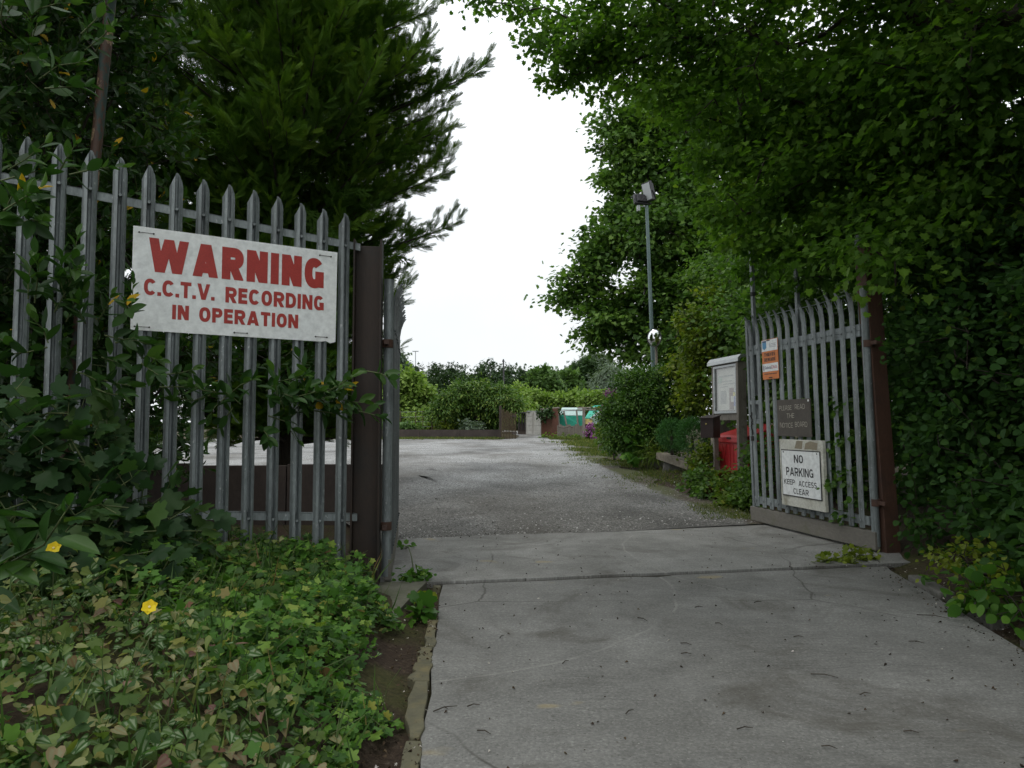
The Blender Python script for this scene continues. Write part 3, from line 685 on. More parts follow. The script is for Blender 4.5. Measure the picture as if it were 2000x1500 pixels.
M['far_dark'] = mat_leaf('far_dark_leaf', [(0, (0.019, 0.045, 0.015)), (1, (0.054, 0.099, 0.032))], .6, .15)
M['far_mid'] = mat_leaf('far_mid_leaf', [(0, (0.053, 0.112, 0.033)), (1, (0.135, 0.225, 0.060))], .6, .2)
M['far_light'] = mat_leaf('far_light_leaf', [(0, (0.093, 0.171, 0.034)), (1, (0.248, 0.342, 0.078))], .6, .25)
M['far_grey'] = mat_leaf('far_grey_leaf', [(0, (.10, .145, .10)), (1, (.19, .24, .17))], .6, .2)  # grey-green willow tone, paler colour stands in for haze on far trees
M['fig_leaf'] = mat_leaf('glossy_tree_leaf', [(0, (0.032, 0.077, 0.019)), (.6, (0.080, 0.152, 0.026)), (1, (0.240, 0.304, 0.064))], .4, .2)
M['weed_leaf'] = mat_leaf('weed_leaf', [(0, (0.052, 0.098, 0.016)), (.7, (0.117, 0.176, 0.026)), (1, (0.221, 0.221, 0.039))], .55, .3)
M['yellow_weed'] = mat_leaf('yellow_green_weed', [(0, (.085, .13, .012)), (1, (.22, .26, .03))], .5, .3)
M['red_weed'] = mat_leaf('red_brown_weed', [(0, (.07, .03, .015)), (1, (.16, .085, .02))], .6, .2)
M['bank_leaf'] = mat_leaf('bank_weed_leaf', [(0, (.025, .06, .014)), (.5, (.05, .10, .02)), (.85, (.11, .16, .035)), (.93, (.20, .19, .05)), (1, (.16, .08, .05))], .55, .3)
M['grass'] = mat_leaf('short_grass', [(0, (0.042, 0.072, 0.014)), (.7, (0.102, 0.138, 0.026)), (1, (0.228, 0.204, 0.072))], .6, .25)
M['geranium_leaf'] = mat_leaf('geranium_leaf', [(0, (.030, .085, .014)), (.5, (.065, .16, .022)), (.85, (.12, .24, .035)), (.96, (.19, .29, .05)), (1, (.30, .28, .06))], .5, .32)
M['nettle_leaf'] = mat_leaf('variegated_leaf', [(0, (.040, .10, .022)), (.45, (.075, .14, .030)), (.68, (.14, .19, .045)), (.82, (.26, .26, .11)), (.93, (.24, .18, .10)), (1, (.17, .07, .07))], .5, .3, rim=(.24, .30, .18))
M['purple_petal'] = mat_leaf('purple_petal', [(0, (.22, .06, .24)), (1, (.48, .20, .50))], .6, .3, transcol=1.0)
M['yellow_petal'] = mat_leaf('yellow_petal', [(0, (.72, .52, .01)), (1, (.8, .62, .02))], .5, .3, transcol=1.0)

# ---- the overhanging maple
def PB(l): return [(*P(a, b, c), d) for a, b, c, d in l]
near = PB([(955, -25, 9.2, .30), (1015, 5, 9.2, .42), (1085, 70, 9.0, .45), (1105, 150, 8.8, .30), (1125, 190, 8.8, .14), (1180, 80, 8.8, .58), (1190, 150, 8.7, .26),
           (1270, 50, 8.5, .7), (1300, 160, 8.2, .5), (1400, 100, 8, .9), (1420, 290, 7.8, .6), (1400, 410, 7.7, .3), (1490, 440, 7.5, .45), (1505, 520, 8.6, .30),
           (1550, 200, 7.5, 1.0), (1590, 380, 7.2, .7), (1590, 500, 6.9, .35), (1700, 200, 7, 1.0), (1700, 400, 6.6, .5), (1690, 490, 6.3, .22), (1740, 470, 5.8, .25), (1800, 100, 6.5, 1.1),
           (1850, 300, 6.3, .8), (1830, 460, 6.0, .4), (1950, 150, 5.5, 1.0), (1950, 400, 5.5, .6)])
near += [(4.2, 3.2, 4.6, 1.3), (4.6, .8, 4.8, 1.5), (2.6, 5.6, 5.6, 1.0), (3.4, 8.5, 7.4, 1.5), (5.4, 6.6, 6.2, 1.7), (3.4, 1.6, 5.2, 1.2),
         (1.3, .2, 6.0, 1.3), (.6, 2.0, 6.9, 1.3), (2.4, 3.2, 6.4, 1.1), (-1.2, 1.4, 6.9, 1.2), (1.9, 7.3, 6.3, .8), (4.2, 6.2, 7.6, 1.7), (5.6, 4.2, 7.4, 1.9), (4.4, 2.2, 7.2, 1.7), (3.2, 5.2, 7.4, 1.2), (5.8, 8.0, 8.2, 1.6)]  # extra crown clumps above the view, added to shade drive and lower leaves
near += PB([(1630, 520, 6.7, .12), (1760, 520, 5.7, .2), (1580, 520, 7.2, .15)])
t = thing('maple_tree', 'maple overhanging the gate with lobed bright green leaves', 'tree', (5.4, 7.3, .1))
leafy(t, [(5.4, 7.3, .0), (5.3, 7.2, 1.5), (5.0, 7.0, 2.9), (4.6, 6.8, 3.9), (4.2, 6.6, 4.7)], near, 11, 2300, 74, .20, .072, 'maple', M['maple_leaf'], .17, droop=.5, shell=.45, flat=.33, tcl=.6)
# ---- tall tree behind the lamp
syc = PB([(1225, 262, 21, .95), (1222, 350, 21, .72), (1250, 300, 21, .85), (1335, 405, 20.5, .95), (1355, 330, 21, 1.0), (1310, 530, 20, .8), (1210, 410, 20.8, .55), (1310, 210, 21.5, 1.2), (1185, 482, 20.5, .72), (1135, 565, 20.5, .62), (1185, 620, 20, .7), (1280, 460, 20, 1.05),
          (1150, 510, 20.3, .45), (1112, 582, 20.3, .35), (1160, 660, 20, .35),
          (1280, 600, 20, 1.15), (1395, 240, 22, 1.3), (1410, 470, 20, 1.2), (1390, 590, 19, 1.1), (1240, 680, 20, .55), (1500, 400, 20, 1.6), (1510, 570, 18, 1.3),
          (1600, 300, 22, 2.4), (1470, 150, 22, 1.5), (1700, 450, 20, 2.2), (1330, 690, 19, .7)])
t = thing('sycamore_tree', 'tall dense green tree rising behind the floodlight pole', 'tree', (6.4, 21.5, .3))
leafy(t, [(6.4, 21.5, .2), (6.4, 21.5, 2.5), (6.2, 21.4, 4.6), (5.8, 21.2, 6.5), (5.4, 21.2, 8.5)], syc, 12, 2050, 60, .25, .13, 'maple', M['sycamore_leaf'], .3, droop=.3, shell=.4, minr=.012, flat=.42, tcl=.6)
# ---- conifer
CT = np.array((-2.95, 9.4, .0))
def conifer(root, base, H, prof, n_limb, seed, extra=(), rear_keep=1.0, fsize=.185, spacing=.088):
    rng = np.random.default_rng(seed); tr = MB(); lv = Leaves(); base = np.array(base)
    for a, dx in ((0, 0), (1.9, .55), (3.6, .5)):
        pts = [base + (0, 0, -.1), base + (dx * .25 * math.cos(a), dx * .25 * math.sin(a), .7), base + (dx * .6 * math.cos(a), dx * .6 * math.sin(a), 1.9), base + (dx * .5 * math.cos(a), dx * .5 * math.sin(a), H * .7), base + (0, 0, H * (1 if dx == 0 else .75))]
        tr.tube(pts, [.17, .13, .11, .06, .01] if dx == 0 else [.13, .11, .085, .05, .01], 9, False)
    limbs = []
    for i in range(n_limb):
        h = .85 + (H - 1.1) * ((i + .5) / n_limb) ** 1.05; az = i * 2.39996 + rng.uniform(-.3, .3)
        limbs.append((h, az, prof(h) * rng.uniform(.78, 1.08), rng.uniform(.05, .5)))
    limbs += list(extra)
    P_, X_, U_, S_, T_ = [], [], [], [], []
    for h, az, L, rise in limbs:
        d = np.array((math.cos(az), math.sin(az), 0)); side = np.array((-d[1], d[0], 0)); q = np.linspace(0, 1, 8)
        sag = -.25 * math.sin(1.0) if h < 2.2 else 0
        pts = base + (0, 0, h) + d * (q * L)[:, None] + np.array((0, 0, 1)) * (rise * L * (q ** 1.6) + sag * q * L * .6)[:, None]
        tr.tube(pts, np.linspace(.032, .004, 8), 4, False)
        m = max(5, int(L / spacing)); tc = rng.uniform(0, 1)
        for j in range(m):
            f = .18 + .82 * (j + rng.uniform(0, 1)) / m; k = f * 7; a0 = int(min(k, 6)); p = pts[a0] + (pts[a0 + 1] - pts[a0]) * (k - a0)
            ax = nrm(pts[a0 + 1] - pts[a0]); sg = 1 if j % 2 else -1
            bl = (.62 - .38 * f) * rng.uniform(.6, 1.25); sp = rng.uniform(.3, 1.0)
            bd = nrm(ax * (.9 - .35 * sp) + side * sg * sp + np.array((0, 0, rng.uniform(-.25, .75))))     # a plume off the limb
            pc = rng.uniform(-.2, .2)
            for q_ in range(8):
                g = (q_ + .6) / 8; pp = p + bd * bl * g + np.array((0, 0, .06 * g * g)); sd = rng.normal(size=3); sd = nrm(sd - bd * (sd @ bd))
                x = nrm(bd * (.75 + .3 * g) + sd * rng.uniform(.25, .75) * (1.15 - .6 * g) + np.array((0, 0, .22)))
                P_.append(pp); X_.append(x); U_.append(rng.normal(size=3) + d * .6); S_.append(fsize * rng.uniform(.6, 1.1) * (1.1 - .3 * g)); T_.append(.45 * tc + .4 * rng.uniform() + pc + .1)
        for j in range(14):
            P_.append(pts[-2] + (pts[-1] - pts[-2]) * rng.uniform(-.9, .7)); X_.append(nrm(nrm(pts[-1] - pts[-2]) + rng.normal(size=3) * .34)); U_.append(rng.normal(size=3)); S_.append(fsize * .75); T_.append(.5 * tc + .4)
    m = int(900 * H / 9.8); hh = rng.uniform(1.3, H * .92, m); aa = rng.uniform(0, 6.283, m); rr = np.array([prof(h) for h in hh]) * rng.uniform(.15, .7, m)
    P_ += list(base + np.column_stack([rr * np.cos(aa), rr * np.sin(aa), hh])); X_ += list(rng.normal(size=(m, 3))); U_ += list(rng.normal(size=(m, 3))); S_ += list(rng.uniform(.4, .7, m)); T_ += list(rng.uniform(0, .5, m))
    tr.build('trunk', M['bark'], root)
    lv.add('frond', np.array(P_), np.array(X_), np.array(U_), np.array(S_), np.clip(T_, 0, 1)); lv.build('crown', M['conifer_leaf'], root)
def profA(h): return float(np.interp(h, [.8, 1.8, 2.6, 3.4, 4.3, 5.2, 6.4, 8, 9.6], [1.2, 1.35, 1.4, 1.6, 2.0, 1.9, 1.6, 1.2, .3]))
def limb_to(px, py, Y, h):
    p = P(px, py, Y) - CT; L = math.hypot(p[0], p[1]); return (h, math.atan2(p[1], p[0]), L, (p[2] - h) / L)
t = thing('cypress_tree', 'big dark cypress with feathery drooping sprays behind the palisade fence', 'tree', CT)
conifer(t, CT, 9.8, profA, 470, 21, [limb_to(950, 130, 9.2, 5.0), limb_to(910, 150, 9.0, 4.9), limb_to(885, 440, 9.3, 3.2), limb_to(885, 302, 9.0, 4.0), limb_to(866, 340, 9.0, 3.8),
        limb_to(848, 15, 9.1, 6.0), limb_to(880, 210, 9.1, 4.7), limb_to(795, 560, 8.9, 2.3), limb_to(800, 110, 9, 5.6), limb_to(770, 600, 8.8, 2.2), limb_to(870, 250, 8.9, 4.4)])
t = thing('cypress_tree', 'second dark cypress deep behind the laurel and the flaking pole', 'tree', (-6.4, 8.6, 0))
conifer(t, (-6.4, 8.6, 0), 8.5, lambda h: float(np.interp(h, [1, 3, 6, 8.5], [2.2, 2.8, 2.0, .3])), 240, 22, fsize=.36, spacing=.20)

# ---- laurel shoots
def shoots(lv, P0, D, n_leaf, size, rng, t='laurel', length=.28, tone=None, m=None, up=.6, spread=.75):
    for p, d in zip(P0, D):
        d = nrm(d); a = np.cross(d, (0.1, .2, 1.0)); a = nrm(a); b = np.cross(d, a); L = length * rng.uniform(.7, 1.3)
        bend = rng.normal(size=3) * .12 * L
        if m is not None: m.tube([p, p + d * L * .5 + bend * .5, p + d * L], [.0045, .0035, .0015], 4, False)
        q = np.linspace(.08, 1, n_leaf); ang = np.arange(n_leaf) * 2.4 + rng.uniform(0, 6)
        pos = p + d * (q * L)[:, None] + bend * (q * (1 - q) * 2)[:, None]
        rad = np.cos(ang)[:, None] * a + np.sin(ang)[:, None] * b
        sp = spread * (1.25 - .9 * q)[:, None]
        xd = nrm(d * (.35 + .6 * q[:, None]) + rad * sp + rng.normal(size=(n_leaf, 3)) * .1)
        nn = d * .8 - rad * .25 + np.array((0, 0, up)) + rng.normal(size=(n_leaf, 3)) * .15
        tn = np.clip(rng.uniform(0, .9, n_leaf) * .7 + .28 * q + (rng.uniform(0, 1, n_leaf) > .982) * .5, 0, 1) if tone is None else tone
        lv.add(t, pos, xd, nn, size * rng.uniform(.7, 1.15, n_leaf) * (1 - .35 * q ** 3), tn, 1.3, rng.uniform(-.2, 1.6, n_leaf))
rng = np.random.default_rng(31)
LB = PB([(40, 60, 4.4, .62), (140, 60, 5.0, .5), (60, 230, 4.6, .55), (150, 190, 5.2, .42), (260, 40, 5.4, .42), (250, 230, 5.6, .42), (290, 330, 5.6, .32), (240, 410, 5.4, .30),
         (60, 430, 4.6, .50), (130, 530, 4.8, .45), (230, 560, 5.2, .36), (40, 650, 4.5, .5), (150, 720, 4.9, .45), (300, 720, 5.4, .36), (50, 850, 4.5, .45), (200, 880, 5.0, .42),
         (400, 700, 5.9, .30), (520, 700, 6.2, .28), (620, 700, 6.2, .22), (-120, 200, 4.4, .9), (-150, 600, 4.2, .9), (100, -150, 4.8, .8)])
t = thing('laurel_shrub', 'glossy laurel pushing through and over the palisade fence', 'shrub', (-3.2, 5.1, .15))
LB += [(-4.3, 6.2, 1.2, .9), (-5.2, 6.8, 1.6, 1.1), (-3.6, 7.0, 1.0, .6)]
n = 2400; tg, dd, _ = sample_blobs(LB, n, rng, .5); behind = -((tg[:, 0] - FP[0]) * FN[0] + (tg[:, 1] - FP[1]) * FN[1])
ok = behind > .05; tg, dd = tg[ok], dd[ok]
nodes, par, cnt, order, term = skeleton([(-3.2, 5.1, .1), (-3.2, 5.1, .8), (-3.3, 5.0, 1.6), (-3.4, 5.0, 2.6)], tg, .45); wood(nodes, par, cnt, .05, M['bark'], 'trunk', t, .004)
lv = Leaves(); sm = MB()
shoots(lv, tg, nrm(dd * .8 + np.array((.15, -.55, .35)) + rng.normal(size=dd.shape) * .35), 9, .105, rng, m=sm)
def sprig_front(spec):
    for px, py, Y, dx, dz, cnt_, sz in spec:
        p = P(px, py, Y); a = nrm(np.array((dx, -.25, dz)))
        base = [p + rng.normal(size=3) * (.05, .04, .05) + a * .07 * i for i in range(cnt_)]
        shoots(lv, base, [a + rng.normal(size=3) * .38 for _ in base], 8, sz, rng, m=sm, length=.20)
sprig_front([(450, 785, 4.28, .8, .25, 2, .12), (500, 795, 4.33, .8, .15, 6, .12), (540, 785, 4.35, .8, .18, 5, .125), (565, 770, 4.40, .8, .2, 4, .12), (600, 775, 4.5, .7, .15, 3, .12), (625, 775, 4.5, .9, .1, 4, .12), (590, 795, 4.45, .6, -.1, 2, .12), (510, 815, 4.35, .6, -.15, 2, .12), (435, 780, 4.2, -.6, .1, 2, .11), (470, 800, 4.3, -.3, -.2, 2, .11), 
             (300, 750, 4.05, .8, .4, 2, .11), (110, 640, 3.75, .6, .5, 4, .12), (180, 660, 3.8, .7, .4, 4, .12), (60, 610, 3.6, .3, .7, 3, .12), (220, 690, 3.85, .8, .1, 3, .115), (150, 730, 3.75, .5, -.2, 3, .12), (235, 668, 3.9, .8, .1, 1, .11), (246, 650, 3.93, .2, .95, 1, .085), (90, 690, 3.6, -.3, .2, 3, .12), (130, 600, 3.7, .3, .8, 2, .11),
             (20, 390, 3.3, .6, .6, 3, .12), (100, 350, 3.55, .8, .5, 2, .11), (10, 430, 3.2, .5, .2, 3, .12), (30, 60, 3.2, .6, .4, 3, .13), (10, 30, 2.6, .6, .3, 2, .13), (60, 180, 3.4, .8, .3, 2, .12), (160, 80, 3.9, .6, .5, 2, .12)])
sm.build('stem', M['stem'], t); lv.build('crown', M['laurel_leaf'], t)
# low spray of laurel close to the lens
t = thing('laurel_sapling', 'single glossy laurel spray low on the bank with a poppy beside it', 'plant', (-2.05, 2.45, .45))
lv = Leaves(); sm = MB()
b0 = np.array((-1.95, 2.45, .40)); tip = P(138, 985, 2.42); mid = P(85, 1065, 2.45)
sm.tube([b0, P(-40, 1130, 2.45), mid, tip], [.006, .005, .004, .002], 6, False)
for px, py, ex, ey, sz in [(90, 1060, 88, 1000, .105), (110, 1055, 185, 1068, .11), (125, 1020, 172, 1005, .085), (60, 1085, 125, 1095, .10), (70, 1085, 120, 1112, .085), (10, 1110, 70, 1130, .12), (-10, 1110, 50, 1060, .11), (20, 1030, -40, 990, .12), (-20, 1010, 62, 995, .13), (20, 1030, 65, 1020, .085), (135, 988, 137, 960, .05), (-30, 1150, 30, 1185, .12), (30, 1090, 60, 1040, .11), (0, 1090, -20, 1030, .11), (45, 1080, 20, 1020, .12), (-10, 1130, 40, 1100, .11), (130, 1000, 120, 975, .05)]:
    a, b = P(px, py, 2.43), P(ex, ey, 2.40)
    lv.add('laurel', [a], [b - a], [np.array((.15, -.5, 1.0)) + rng.normal(size=3) * .35], np.array([np.linalg.norm(b - a) * 1.1]), rng.uniform(.15, .7, 1), 1.15, np.array([1.2]))
sm.build('stem', M['stem'], t); lv.build('leaf', M['laurel_leaf'], t)

# ---- big lobed leaves on the bank
t = thing('bramble_bush', 'dark bush of large lobed leaves at the foot of the fence', 'shrub', (-2.0, 3.6, .4))
BB = PB([(60, 800, 3.45, .20), (60, 900, 3.3, .28), (160, 900, 3.5, .25), (200, 1000, 3.4, .28), (290, 990, 3.6, .22), (340, 1050, 3.6, .20), (250, 1080, 3.2, .24), (130, 1090, 3.1, .28), (210, 850, 3.7, .15), (340, 1010, 3.8, .14), (170, 800, 3.75, .16), (30, 1010, 3.1, .25), (-80, 900, 3.2, .4)])
n = 560; tg, dd, _ = sample_blobs(BB, n, rng, .6)
nodes, par, cnt, order, term = skeleton([(-2.0, 3.55, .35), (-2.0, 3.5, .6)], tg, .3); wood(nodes, par, cnt, .012, M['stem'], 'stem', t, .0022, .3)
lv = Leaves(); lv.add('lobed', tg, nrm(dd + np.array((.1, -.4, -.35)) + rng.normal(size=dd.shape) * .4), np.array((.1, -.55, .9)) + rng.normal(size=dd.shape) * .35, rng.uniform(.065, .135, len(tg)), rng.uniform(0, 1, len(tg)), 1, rng.uniform(.3, 2, len(tg)))
lv.build('crown', M['bramble_leaf'], t)

# ---- hedge beside the drive
HB = [(4.25, 6.15, 1.25, (.95, .75, 1.4)), (4.15, 5.1, 1.25, (1.15, .9, 1.45)), (3.95, 4.0, 1.2, (1.1, .9, 1.4)), (3.85, 2.9, 1.2, (1.15, .9, 1.4)), (3.8, 1.7, 1.2, (1.2, .9, 1.4)),
      (4.6, 5.6, 2.7, (1.1, 1.1, .9)), (4.5, 4.2, 2.8, (1.1, 1.1, .9)), (4.3, 2.4, 2.8, (1.1, 1.2, .9)), (3.55, 6.2, .9, (.35, .35, .7)), (3.6, 5.9, 2.1, (.35, .35, .7)),
      (4.5, 7.1, 1.7, (.9, .6, 1.3)), (3.9, 6.75, 1.6, (.4, .3, 1.0)), (3.32, 5.75, 1.1, (.28, .25, 1.1)), (3.5, 5.8, 2.2, (.35, .3, .6)), (3.3, 4.6, .45, (.45, .8, .4)), (3.1, 3.6, .4, (.45, .7, .35))]
t = thing('hazel_hedge', 'tall dark hedge of round leaves beside the gate and drive', 'hedge', (4.2, 4.4, .1))
keep = lambda p: (p[:, 0] > np.maximum(hedge_x(p[:, 1]) + .08, np.interp(p[:, 1], [5.6, 5.9, 7], [0, 3.27, 3.42])))
leafy(t, [(4.3, 4.6, 0), (4.3, 4.6, .6), (4.35, 4.5, 1.4), (4.4, 4.4, 2.2)], HB, 41, 2300, 36, .115, .058, 'oval', M['hazel_leaf'], .07, up=.8, outw=.3, droop=.15, shell=.42, keep=keep, minr=.003)
t = thing('hornbeam_tree', 'dark leafy tree closing in above the hedge', 'tree', (6.3, 5.2, 0))
leafy(t, [(6.3, 5.2, 0), (6.2, 5.2, 1.6), (6.1, 5.1, 3.2), (6.0, 5.0, 4.5)], [(5.9, 5.4, 3.4, 1.5), (5.7, 7.4, 3.0, 1.5), (6.2, 3.4, 3.2, 1.7), (6.2, 5.2, 1.6, 1.4), (5.3, 9.0, 3.6, 1.3), (5.6, 7.6, 1.2, 1.1), (6.4, 3.0, 1.4, 1.4), (5.5, 8.2, 1.7, 1.2), (5.0, 9.6, 1.4, 1.0), (7.6, 6.8, 2.2, 1.7), (7.2, 9.2, 2.6, 1.7), (6.4, 10.6, 1.6, 1.2)], 42, 1250, 36, .22, .095, 'oval', M['hazel_leaf'], .12, shell=.4)
t = thing('spindle_shrub', 'small yellow-green leaved shrub at the foot of the hedge', 'shrub', (3.0, 4.3, .05))
leafy(t, [(3.15, 4.4, .0), (3.1, 4.35, .15)], PB([(1840, 1075, 4.75, .13), (1890, 1090, 4.5, .13), (1870, 1115, 4.45, .09), (1985, 1110, 4.0, .12), (1900, 1140, 4.2, .10)]), 43, 44, 8, .05, .036, 'oval', M['yellow_weed'], .01, minr=.002)
t = thing('dock_plant', 'broad leaved green weeds spilling onto the drive edge', 'plant', (2.75, 3.9, .02))
leafy(t, [(2.8, 4.0, .0), (2.78, 3.95, .12)], PB([(1790, 1135, 4.9, .07), (1920, 1160, 4.1, .12), (1955, 1130, 4.1, .14), (1880, 1150, 4.3, .10), (1970, 1180, 3.8, .10)]), 44, 40, 4, .05, .07, 'oval', M['geranium_leaf'], .006, minr=.002)

# ---- shrubs behind the open gate
sh = [('elder_shrub', 'mid green leafy shrub growing right behind the open gate', 'shrub', (4.7, 11.2, .2), PB([(1440, 640, 13, .7), (1500, 660, 12.5, .8), (1470, 560, 13.5, .7), (1560, 700, 11.5, .8), (1620, 640, 11.5, .8), (1650, 800, 10, .7), (1580, 850, 10.2, .6), (1540, 930, 10.2, .45), (1660, 930, 9.4, .5), (1600, 960, 9.2, .35), (1690, 700, 9.5, .6), (1570, 600, 9.4, .5), (1640, 620, 9.0, .5), (1520, 620, 10, .5), (1650, 720, 9, .4), (1590, 720, 9.4, .45), (1478, 790, 11.8, .5), (1455, 740, 12.2, .5), (1500, 830, 11.6, .5), (1430, 520, 15, .8), (1530, 520, 14, 1.0)]), 'sycamore_leaf', .085, 1200, 26, .17, 'oval'),
      ('golden_shrub', 'yellow-green shrub beside and behind the notice board', 'shrub', (3.6, 13.2, .3), PB([(1365, 660, 13, .36), (1345, 620, 13.3, .25), (1385, 600, 13.6, .4), (1370, 720, 13, .33), (1365, 780, 12.8, .33), (1385, 690, 13.3, .4), (1355, 745, 12.8, .22), (1400, 660, 13.8, .5), (1340, 700, 13.8, .3), (1330, 735, 14.0, .3), (1345, 770, 13.6, .3)]), 'gold_leaf', .075, 340, 20, .10, 'oval'),
      ('box_shrub', 'large rounded dark green shrub below the round mirror', 'shrub', (2.65, 14.4, .35), PB([(1270, 785, 14.4, .62), (1225, 800, 14.4, .45), (1315, 800, 14.2, .45), (1240, 750, 14.6, .35), (1285, 740, 14.5, .30), (1215, 850, 14.2, .35), (1260, 850, 14.1, .42), (1310, 855, 13.9, .35), (1200, 815, 14.6, .28)]), 'box_leaf', .07, 1050, 28, .10, 'privet')]
for nm, lab, cat, loc, bl, mt, sz, ntw, per, sig, tt in sh:
    t = thing(nm, lab, cat, loc)
    leafy(t, [loc, (loc[0], loc[1], loc[2] + .5)], bl, len(lab) + ntw, ntw, per, sig, sz, tt, M[mt], .05, shell=.4, minr=.004, up=.8)
for i, (px, py, Y, r, lab) in enumerate([(1312, 850, 12.6, .25, 'rounded feathery green cushion plant between the big shrub and its twin'), (1352, 852, 11.9, .27, 'rounded feathery green cushion plant nearest the letter box')]):
    c = P(px, py, Y); t = thing('cushion_plant', lab, 'plant', (c[0], c[1], c[2] - r * 1.2), group='rounded cushion plants in the bed')
    rg = np.random.default_rng(60 + i); n = 2400; d = nrm(rg.normal(size=(n, 3)) + (0, 0, .35)); lv = Leaves()
    base = c + d * (r * rg.uniform(.6, 1.0, n))[:, None] * (1, 1, 1.1)
    lv.add('spike', base, nrm(d * .8 + (0, 0, .25) + rg.normal(size=(n, 3)) * .55), nrm(rg.normal(size=(n, 3))), rg.uniform(.05, .085, n), rg.uniform(0, 1, n))
    m = MB(); m.tube([(c[0], c[1], c[2] - r * 1.4), (c[0], c[1], c[2])], [.03, .02], 6); m.build('stem', M['bark'], t); lv.build('crown', M['cushion_leaf'], t)

# ---------------------------------------------------------------- kerb and edging
m = MB(); rng = np.random.default_rng(70); y = .2
while y < 4.9:
    L = rng.uniform(.2, .6); y1 = min(y + L, 4.93); wl = rng.uniform(.045, .085); n_ = 7
    if not 4.25 < y < 4.6:
        yy = np.linspace(y + .006, y1 - .008, n_); kx = kerb_x(yy)
        inner = [(float(a_) - .004 + rng.normal(0, .006), float(b_)) for a_, b_ in zip(kx, yy)]; outer = [(float(a_) - wl + rng.normal(0, .009), float(b_)) for a_, b_ in zip(kx, yy)]
        m.prism(inner + outer[::-1], (0, 0, -.06), (1, 0, 0), (0, 1, 0), .06 + rng.uniform(.001, .012))
    y = y1
o = m.build('kerb', M['kerb'], bevel=.006, origin=(0, 0, 0)); o['kind'] = 'structure'
m = MB()
for y, L, dx in ((5.15, .55, .02), (4.5, .5, .06), (3.72, .62, .07), (3.0, .6, .09), (2.2, .7, .1)):
    x0, x1 = float(hedge_x(y)) + dx, float(hedge_x(y - L)) + dx
    m.prism([(x0 - .01, y), (x1 - .01, y - L), (x1 + .10, y - L), (x0 + .10, y)], (0, 0, -.05), (1, 0, 0), (0, 1, 0), .05 + .035)
o = m.build('edging_kerb', M['stone'], bevel=.012, origin=(0, 0, 0)); o['kind'] = 'structure'

# ---------------------------------------------------------------- palisade fence and its post
PW = [(-.037, -.024), (-.028, .006), (-.013, .014), (-.005, -.018), (.005, -.018), (.013, .014), (.028, .006), (.037, -.024)]
PT = [.085, .062, .026, .0, .0, .026, .062, .085]
def pale_mesh(mb, o, ux, uy, z0, z1, tip=True, tips=None):
    """W-section steel pale: o = centre on the ground line, ux across, uy towards the viewer"""
    n = len(PW); V = []
    for back in (0, 1):
        for zt in (0, 1):
            for (a, b), c in zip(PW, PT):
                V.append(np.array(o) + np.array(ux) * a + np.array(uy) * (b - .003 * back) + np.array((0, 0, z1 - (c if tip else 0) if zt else z0)))
    Fs = []
    for i in range(n - 1):
        Fs += [(i, i + 1, n + i + 1, n + i), (2 * n + i + 1, 2 * n + i, 3 * n + i, 3 * n + i + 1), (n + i, n + i + 1, 3 * n + i + 1, 3 * n + i)]
    Fs += [(0, n, 3 * n, 2 * n), (n - 1, 3 * n - 1, 4 * n - 1, 2 * n - 1)]
    mb.add(V, Fs)
UX = np.array((*FD, 0)); UY = np.array((*FN, 0)); UZ = np.array((0, 0, 1.0))
S0, DS, NP = .057, .1475, 19
fr = thing('palisade_fence', 'galvanised steel palisade fence with pointed W-shaped pales', 'fence', (*fence_xy(-.9), .3))
first = None
for i in range(NP):
    s = S0 - DS * i; zt = 2.515 - .08 * (s - .06); zb = .20 - .08 * s
    xy = fence_xy(s, .03)
    if first is None:
        mb = MB(); pale_mesh(mb, (*xy, 0), UX, UY, .02, zt)
        mb.disc(np.array((*xy, 2.29)) + UY * .0, UY, .009, .012, 8); mb.disc(np.array((*xy, .47)), UY, .009, .012, 8)
        first = mb.build('pale', M['galv'], fr); p0 = xy; z00 = zt
    else:
        copy_part(first, fr, (xy[0] - p0[0], xy[1] - p0[1], zt - z00 + (0.006 * math.sin(i * 5.1))))
def rail(s0, s1, za, zb, hgt, mat, name, parent):
    a, b = fence_xy(s0, .012), fence_xy(s1, .012); mb = MB()
    for t in (0, 1):
        pass
    A = np.array((*a, za)); B = np.array((*b, zb)); u = B - A
    n3 = UY
    for dep, h0, h1 in ((.006, 0, hgt), (.045, hgt - .006, hgt)):
        q = [A + UZ * h0, B + UZ * h0, B + UZ * h1, A + UZ * h1]
        mb.add(q + [p - n3 * dep for p in q], [(0, 1, 2, 3), (7, 6, 5, 4), (0, 4, 5, 1), (1, 5, 6, 2), (2, 6, 7, 3), (3, 7, 4, 0)])
    return mb.build(name, mat, parent)
rail(-2.75, .17, 2.275 + .16, 2.275, .05, M['galv_pale'], 'rail', fr)
rail(-2.75, .17, .455 + .235, .455, .05, M['galv_pale'], 'rail', fr)

PXY = np.array((-.985, 4.87))
post = thing('gate_post', 'dark brown steel channel post at the end of the palisade fence', 'post', (*PXY, 0))
mb = MB()
c, s = math.cos(.10), math.sin(.10); R = rz(.10)
mb.box((*PXY, 1.14), (.165, .012, 2.36), R)
mb.build('web', M['rust'], post, bevel=.002)
for sx in (-1, 1):
    mb = MB(); q = R @ np.array((sx * .089, -.0, 0)); mb.box((PXY[0] + q[0], PXY[1] + q[1], 1.15), (.012, .16, 2.40), R); mb.build('flange', M['rust'], post, bevel=.002)

